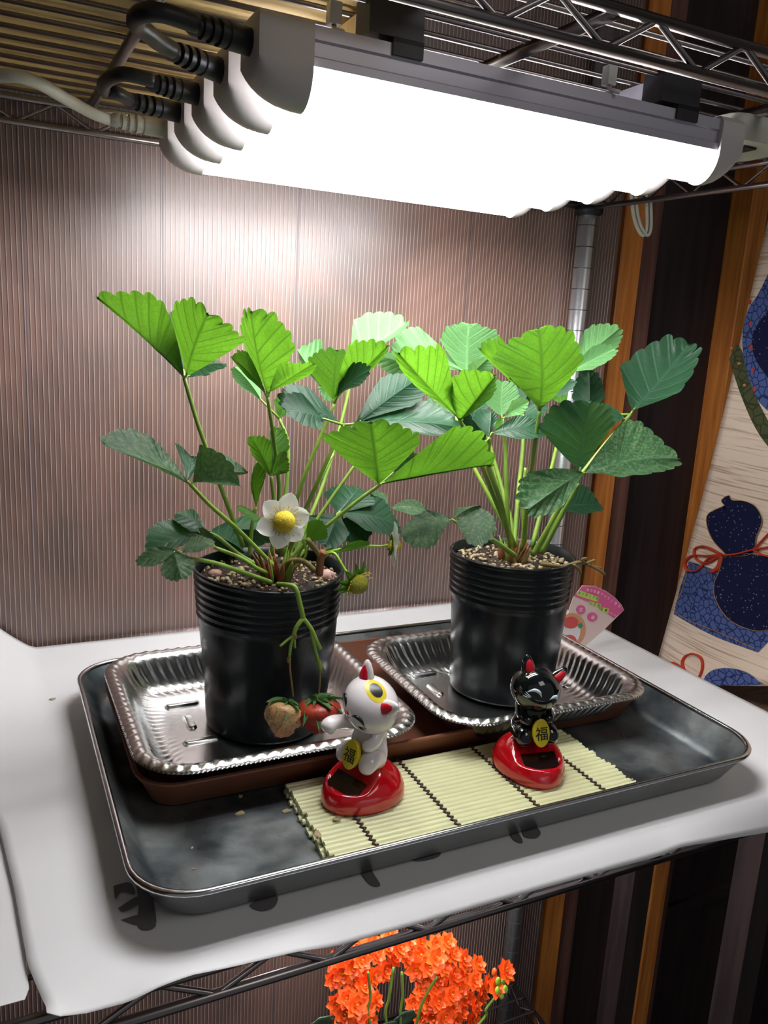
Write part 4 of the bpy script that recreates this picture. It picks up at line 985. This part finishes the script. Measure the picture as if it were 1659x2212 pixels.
flat([(1293,1317),(1296,1311),(1316,1315),(1312,1325)], 'taglime', 'lettering_backing', tg, .0005, .0002); tagtext('収穫', (1295,1315), (1314,1320), 9, 'blackpaint')
tagtext('いただけます', (1313,1321), (1331,1331), 4.5, 'tagwhite')
tagtext('女', (1249,1317), (1261,1318), 14, 'tagwhite'); tagtext('峰', (1274,1333), (1287,1336), 13, 'tagwhite')
# ================================================================ HANGING CLOTH
cl = thing('hanging_cloth', 'beige hanging cloth printed with navy gourds, red cords and blue patches at right', 'cloth')
XC = .80
def cl_p(y, z, d=0): return V((XC + .006*math.sin(y*26+z*3) + .004*math.sin(z*9) - d, y, z))
def edge_y(z): return lerp(.752, .690, max(0, min(1.6, (z+.11)/.476)))
mb = MB(); NY, NZ = 40, 60; ztop, zbot = .75, -.108
for i in range(NZ+1):
    z_ = lerp(ztop, zbot, i/NZ)
    for j in range(NY+1):
        yy = lerp(edge_y(z_), .30, j/NY); mb.v.append(tuple(cl_p(yy, lerp(ztop, zbot+max(0, .672-yy)*.40, i/NZ))))
mb.f = [(i*(NY+1)+j, (i+1)*(NY+1)+j, (i+1)*(NY+1)+j+1, i*(NY+1)+j+1) for i in range(NZ) for j in range(NY)]
o = mb.build('cloth', 'cloth', cl); so = o.modifiers.new('s', 'SOLIDIFY'); so.thickness = .0012; so.offset = 1
def on_cloth(px, py, d): q = atx(px, py, XC); return cl_p(q.y, q.z, d)
def motif(pts, m, name, d=.0022, smooth=True):
    P_ = crom([V((a, b_, 0)) for a, b_ in pts+[pts[0]]], 5)[:-1] if smooth else [V((a, b_, 0)) for a, b_ in pts]
    if not smooth:
        dense = []
        for a, b_ in zip(P_, P_[1:]+[P_[0]]): dense += [a.lerp(b_, k/6) for k in range(6)]
        P_ = dense
    c = sum(P_, V())/len(P_); n = len(P_); vs = [on_cloth(c.x, c.y, d)]
    for s in (.25, .5, .75, 1):
        vs += [on_cloth(c.x+(p.x-c.x)*s, c.y+(p.y-c.y)*s, d) for p in P_]
    fs = [(0, 1+j, 1+(j+1)%n) for j in range(n)]+[(1+i*n+j, 1+(i+1)*n+j, 1+(i+1)*n+(j+1)%n, 1+i*n+(j+1)%n) for i in range(3) for j in range(n)]
    MB().add([tuple(v) for v in vs], fs).build(name, m, cl)
    return P_
def line(pts, r, m, name, closed=False, d=.0028):
    P_ = crom([V((a, b_, 0)) for a, b_ in pts], 6); MB().tube([on_cloth(p.x, p.y, d) for p in P_], r, 6, flat=.4).build(name, m, cl)
gour_t = [(1570,1092),(1563,1080),(1580,1070),(1588,1080),(1615,1082),(1640,1095),(1652,1125),(1640,1160),(1632,1195),(1585,1200),(1570,1190),(1545,1165),(1530,1135),(1532,1110)]
gour_b = [(1570,1205),(1600,1195),(1650,1200),(1720,1230),(1720,1330),(1680,1352),(1640,1362),(1590,1340),(1560,1300),(1552,1265),(1562,1235)]
motif([(1488,1212),(1660,1260),(1700,1340),(1641,1409),(1560,1375),(1458,1326),(1470,1270)], 'patch', 'blue_patch', .0020, False)
motif(gour_b, 'navy', 'gourd_print', .0026); motif(gour_t, 'navy', 'gourd_print', .0028)
line(gour_b+[gour_b[0]], .0006, 'stitch', 'stitch_line', d=.0032); line(gour_t+[gour_t[0]], .0006, 'stitch', 'stitch_line', d=.0034)
line([(1492,1216),(1560,1240)], .0004, 'stitch', 'stitch_line'); line([(1490,1222),(1478,1270),(1466,1322),(1560,1362),(1636,1400)], .0004, 'stitch', 'stitch_line')
for pth in ([(1570,1198),(1600,1196),(1630,1188),(1670,1180)], [(1568,1196),(1530,1180),(1505,1185),(1508,1205),(1535,1215),(1568,1198)], [(1568,1198),(1540,1205),(1515,1230),(1490,1232),(1482,1215),(1500,1200),(1540,1200),(1568,1196)], [(1568,1200),(1560,1225),(1545,1235)],
            [(1636,1186),(1650,1170),(1668,1150)], [(1636,1188),(1660,1200),(1680,1195)]):
    line(pth, .0026, 'redcord', 'red_cord_print', d=.0042)
motif([(1530,1478),(1540,1455),(1560,1443),(1590,1442),(1620,1452),(1640,1470),(1641,1479)], 'patch', 'gourd_print', .0026)
for pth in ([(1446,1462),(1448,1442),(1462,1432),(1480,1438),(1500,1452),(1518,1476)], [(1518,1476),(1490,1440),(1492,1418),(1510,1410),(1530,1420),(1532,1445),(1518,1476)]): line(pth, .0028, 'redcord', 'red_cord_print', d=.0036)
motif([(1571,775),(1592,745),(1618,790),(1640,860),(1680,940),(1680,980),(1640,930),(1600,850)], 'olive', 'olive_leaf_print', .0020)
big = [(1640,640),(1700,560),(1760,700),(1740,960),(1680,900),(1640,860),(1610,780),(1605,720),(1618,670)]
motif(big, 'patch', 'blue_patch', .0024); motif([(1660,680),(1720,640),(1740,880),(1680,830),(1635,770),(1632,720)], 'navy', 'gourd_print', .0030)
for a, b_ in ((1578,752),(1598,785),(1612,832)): motif(ell(a, b_, 4, 3, 8), 'stitch', 'leaf_mark', .0032)
for a, b_ in ((1622,652),(1626,700),(1628,750),(1632,800),(1636,840)): motif(ell(a, b_, 4, 5, 8), 'redcord', 'red_dot_print', .0034)
# rod the cloth hangs from, out of frame above
MB().tube([(XC, .28, .755), (XC, .72, .755)], .006, 12).build('hanging_rod', 'wood_m', cl)
# low wooden table under the cloth
tb = thing('low_table', 'light brown wooden table surface under the hanging cloth, beyond the rack', 'table')
tz = -.112
for i in range(5):
    MB().box((.645+i*.11, .41, tz-.018), (.645+i*.11+.1095, .668, tz)).build('top_plank', 'wood_l', tb, smooth=False)
for x_ in (.68, 1.15):
    for y_ in (.63,): MB().box((x_, y_, -1.2), (x_+.03, y_+.03, tz-.018)).build('leg', 'wood_d', tb, smooth=False)
for x_ in (.72, 1.15): MB().box((x_, .50, -1.2), (x_+.03, .53, tz-.018)).build('leg', 'wood_d', tb, smooth=False)
# ================================================================ KALANCHOE
ka = thing('potted_kalanchoe', 'orange double-flowered kalanchoe in a pot on the shelf below', 'potted plant')
kc = aty(890, 2190, .56); 
kz0 = -.5345; pz1 = kz0+.085
NA = 40
kcx, kcy = kc.x, .57
MB().loft([[(kcx+r*math.cos(a*2*PI/NA), kcy+r*math.sin(a*2*PI/NA), z_) for a in range(NA)] for r, z_ in ((.036,kz0),(.048,pz1-.012),(.052,pz1-.010),(.053,pz1),(.050,pz1),(.048,pz1-.01))], True, True).build('pot', 'brown', ka, smooth='auto')
rnd = random.Random(11)
def floret_mesh():
    mb = MB()
    for ring, (np_, ln, tilt, z_) in enumerate(((7, .0098, .10, 0), (6, .0075, .55, .0006), (4, .0046, 1.0, .001))):
        for k in range(np_):
            a = 2*PI*(k+.5*ring)/np_; d = V((math.cos(a), math.sin(a), 0)); s = V((-d.y, d.x, 0)); vs = []
            for i in range(5):
                u = i/4; w_ = (.25, .75, 1, .72, .05)[i]*ln*.36
                for v in (-1, 0, 1): vs.append(tuple(d*ln*u*math.cos(tilt*u) + s*w_*v + V((0, 0, z_+ln*u*math.sin(tilt*u)+abs(v)*ln*.05))))
            mb.add(vs, [(i*3+j, (i+1)*3+j, (i+1)*3+j+1, i*3+j+1) for i in range(4) for j in range(2)])
    return mb
fm = floret_mesh().build('floret', 'orange', ka); me_f = fm.data
mb = MB(); mb.ball((0,0,.0012), (.0010,.0010,.0016), None, 8, 6); cm = mb.build('floret_centre', 'yellow', fm); me_c = cm.data
spots = []
cls = [((790,2075),(62,48),24),((770,2170),(44,46),15),((850,2050),(40,34),10),((950,2080),(62,48),22),((1010,2120),(48,40),12),((960,2165),(68,50),24),((1010,2170),(34,34),8),((870,2040),(40,25),6),((725,2100),(10,30),2)]
tries = 0
for (cx_, cy_), (ax_, ay_), cnt in cls:
    got = 0; tries = 0
    while got < cnt and tries < 500:
        tries += 1; r = math.sqrt(rnd.random()); a = rnd.random()*2*PI; x, y = cx_+ax_*r*math.cos(a), cy_+ay_*r*math.sin(a)
        if all((x-q[0])**2+(y-q[1])**2 > 23**2 for q in spots):
            yy = .56+.035*r+rnd.uniform(-.015, .015); spots.append((x, y, yy, (x-cx_)/ax_, (y-cy_)/ay_)); got += 1
spots.append((1092,2098,.56,.6,-.3)); spots.append((1072,2132,.565,.2,0))
first = True; stems = {}
for x, y, yy, dx, dy in spots:
    p = aty(x, y, yy); n_ = V((dx*.8, -1.0, .8-dy*.5)).normalized(); q = V((0,0,1)).rotation_difference(n_).to_matrix() @ Matrix.Rotation(rnd.random()*6, 3, 'Z')
    if first: f_, c_ = fm, cm; first = False
    else:
        f_ = bpy.data.objects.new('floret', me_f); COL.objects.link(f_); f_.parent = ka
        c_ = bpy.data.objects.new('floret_centre', me_c); COL.objects.link(c_); c_.parent = f_
    f_.matrix_local = Matrix.Translation(p) @ q.to_4x4() @ Matrix.Scale(rnd.uniform(1.0, 1.3), 4)
# buds on the right truss
for (px, py, m_) in ((1068,2100,'orange'), (1076,2120,'stem_br'), (1088,2118,'stem_br'), (1075,2140,'stem_br'), (1092,2138,'stem_br'), (1083,2150,'stem_br')):
    MB().ball(aty(px, py, .56), (.0028, .0028, .0048), None, 10, 8).build('bud', m_, ka)
base = V((kcx, kcy, pz1))
for path in (((835,2212),(842,2150),(850,2090)), ((865,2212),(870,2150),(868,2100)), ((770,2212),(768,2190)), ((1035,2212),(1050,2180),(1078,2145)), ((960,2212),(960,2180)), ((900,2212),(920,2150),(945,2110)), ((800,2212),(800,2150),(795,2100))):
    pts = [base+V((rnd.uniform(-.01,.01), 0, 0))] + [aty(a, b_, .572) for a, b_ in path]
    MB().tube(crom(pts, 6), .0014, 7).build('stem', 'stem', ka)
for px, py, rr_2 in ((690,2212,26),(745,2205,26),(870,2200,28),(830,2225,30),(905,2225,26),(1000,2230,26),(780,2235,26)):
    c = aty(px, py, .575); mb = MB(); s_ = rr_2/2300; vs = [tuple(c)]; n = 28
    for ring in (.5, 1):
        for k in range(n):
            a = 2*PI*k/n; r_ = s_*ring*(1+.07*math.cos(7*a)*ring); vs.append(tuple(c+V((r_*math.cos(a), -r_*.2*math.sin(a)-.004*ring, r_*math.sin(a)*.9+.002*ring))))
    mb.add(vs, [(0, 1+j, 1+(j+1)%n) for j in range(n)]+[(1+j, 1+n+j, 1+n+(j+1)%n, 1+(j+1)%n) for j in range(n)]); o = mb.build('leaf', 'kleaf', ka)
    so = o.modifiers.new('s', 'SOLIDIFY'); so.thickness = .0012
# ================================================================ CRUMBS
crumbs = [((519,1757), .0046, 'beige stone crumb on the dark tray floor left of the mat'), ((519,1720), .0045, 'beige crumb on the tray floor just in front of the brown saucer'), ((620,1752), .0048, 'beige crumb at the left edge of the ivory mat'),
          ((415,1831), .0046, 'tiny brown crumb near the front left tray corner, farther one'), ((418,1877), .0046, 'tiny brown crumb near the front left tray corner, nearer one'), ((113,1510), .0016, 'yellowish crumb on the white paper left of the tray'),
          ((685,1803), MT+.0002, 'pale crumbled flake on the front left corner of the ivory mat'), ((727,1770), MT+.0002, 'small pale flake in front of the white cat base'), ((1366,1683), .0046, 'small tan crumb on the tray floor right of the mat')]
for i, ((px, py), z, lab) in enumerate(crumbs):
    c = atz(px, py, z+.0006); s = (.0032, .0022, .003, .0012, .0012, .0026, .0034, .0026, .0012)[i]; mb = MB(); mb.ball(c, (s, s*.6, s*.3), Matrix.Rotation(i*1.3, 3, 'Z'), 10, 6)
    mb.v = [tuple(V(v)+V((1,.7,.3))*s*.5*noise.noise(V(v)*600)) for v in mb.v]
    tag(mb.build('crumb', 'pebble', None, smooth=False), lab, 'crumb', 'crumbs of potting grit')
# parent anchors: move each thing's Empty to its base while keeping the parts in place
bpy.context.view_layer.update()
for o in list(COL.objects):
    if o.type == 'EMPTY' and o.parent is None and o.children and tuple(o.location) == (0.0, 0.0, 0.0):
        lo = V((1e9,)*3); hi = V((-1e9,)*3)
        def walk(q):
            for ch in q.children:
                if ch.type == 'MESH':
                    for c in ch.bound_box:
                        p_ = ch.matrix_world @ V(c)
                        for k in range(3): lo[k] = min(lo[k], p_[k]); hi[k] = max(hi[k], p_[k])
                walk(ch)
        walk(o); c = V(((lo.x+hi.x)/2, (lo.y+hi.y)/2, lo.z)); o.location = c
        for ch in o.children: ch.matrix_parent_inverse = Matrix.Translation(-c)
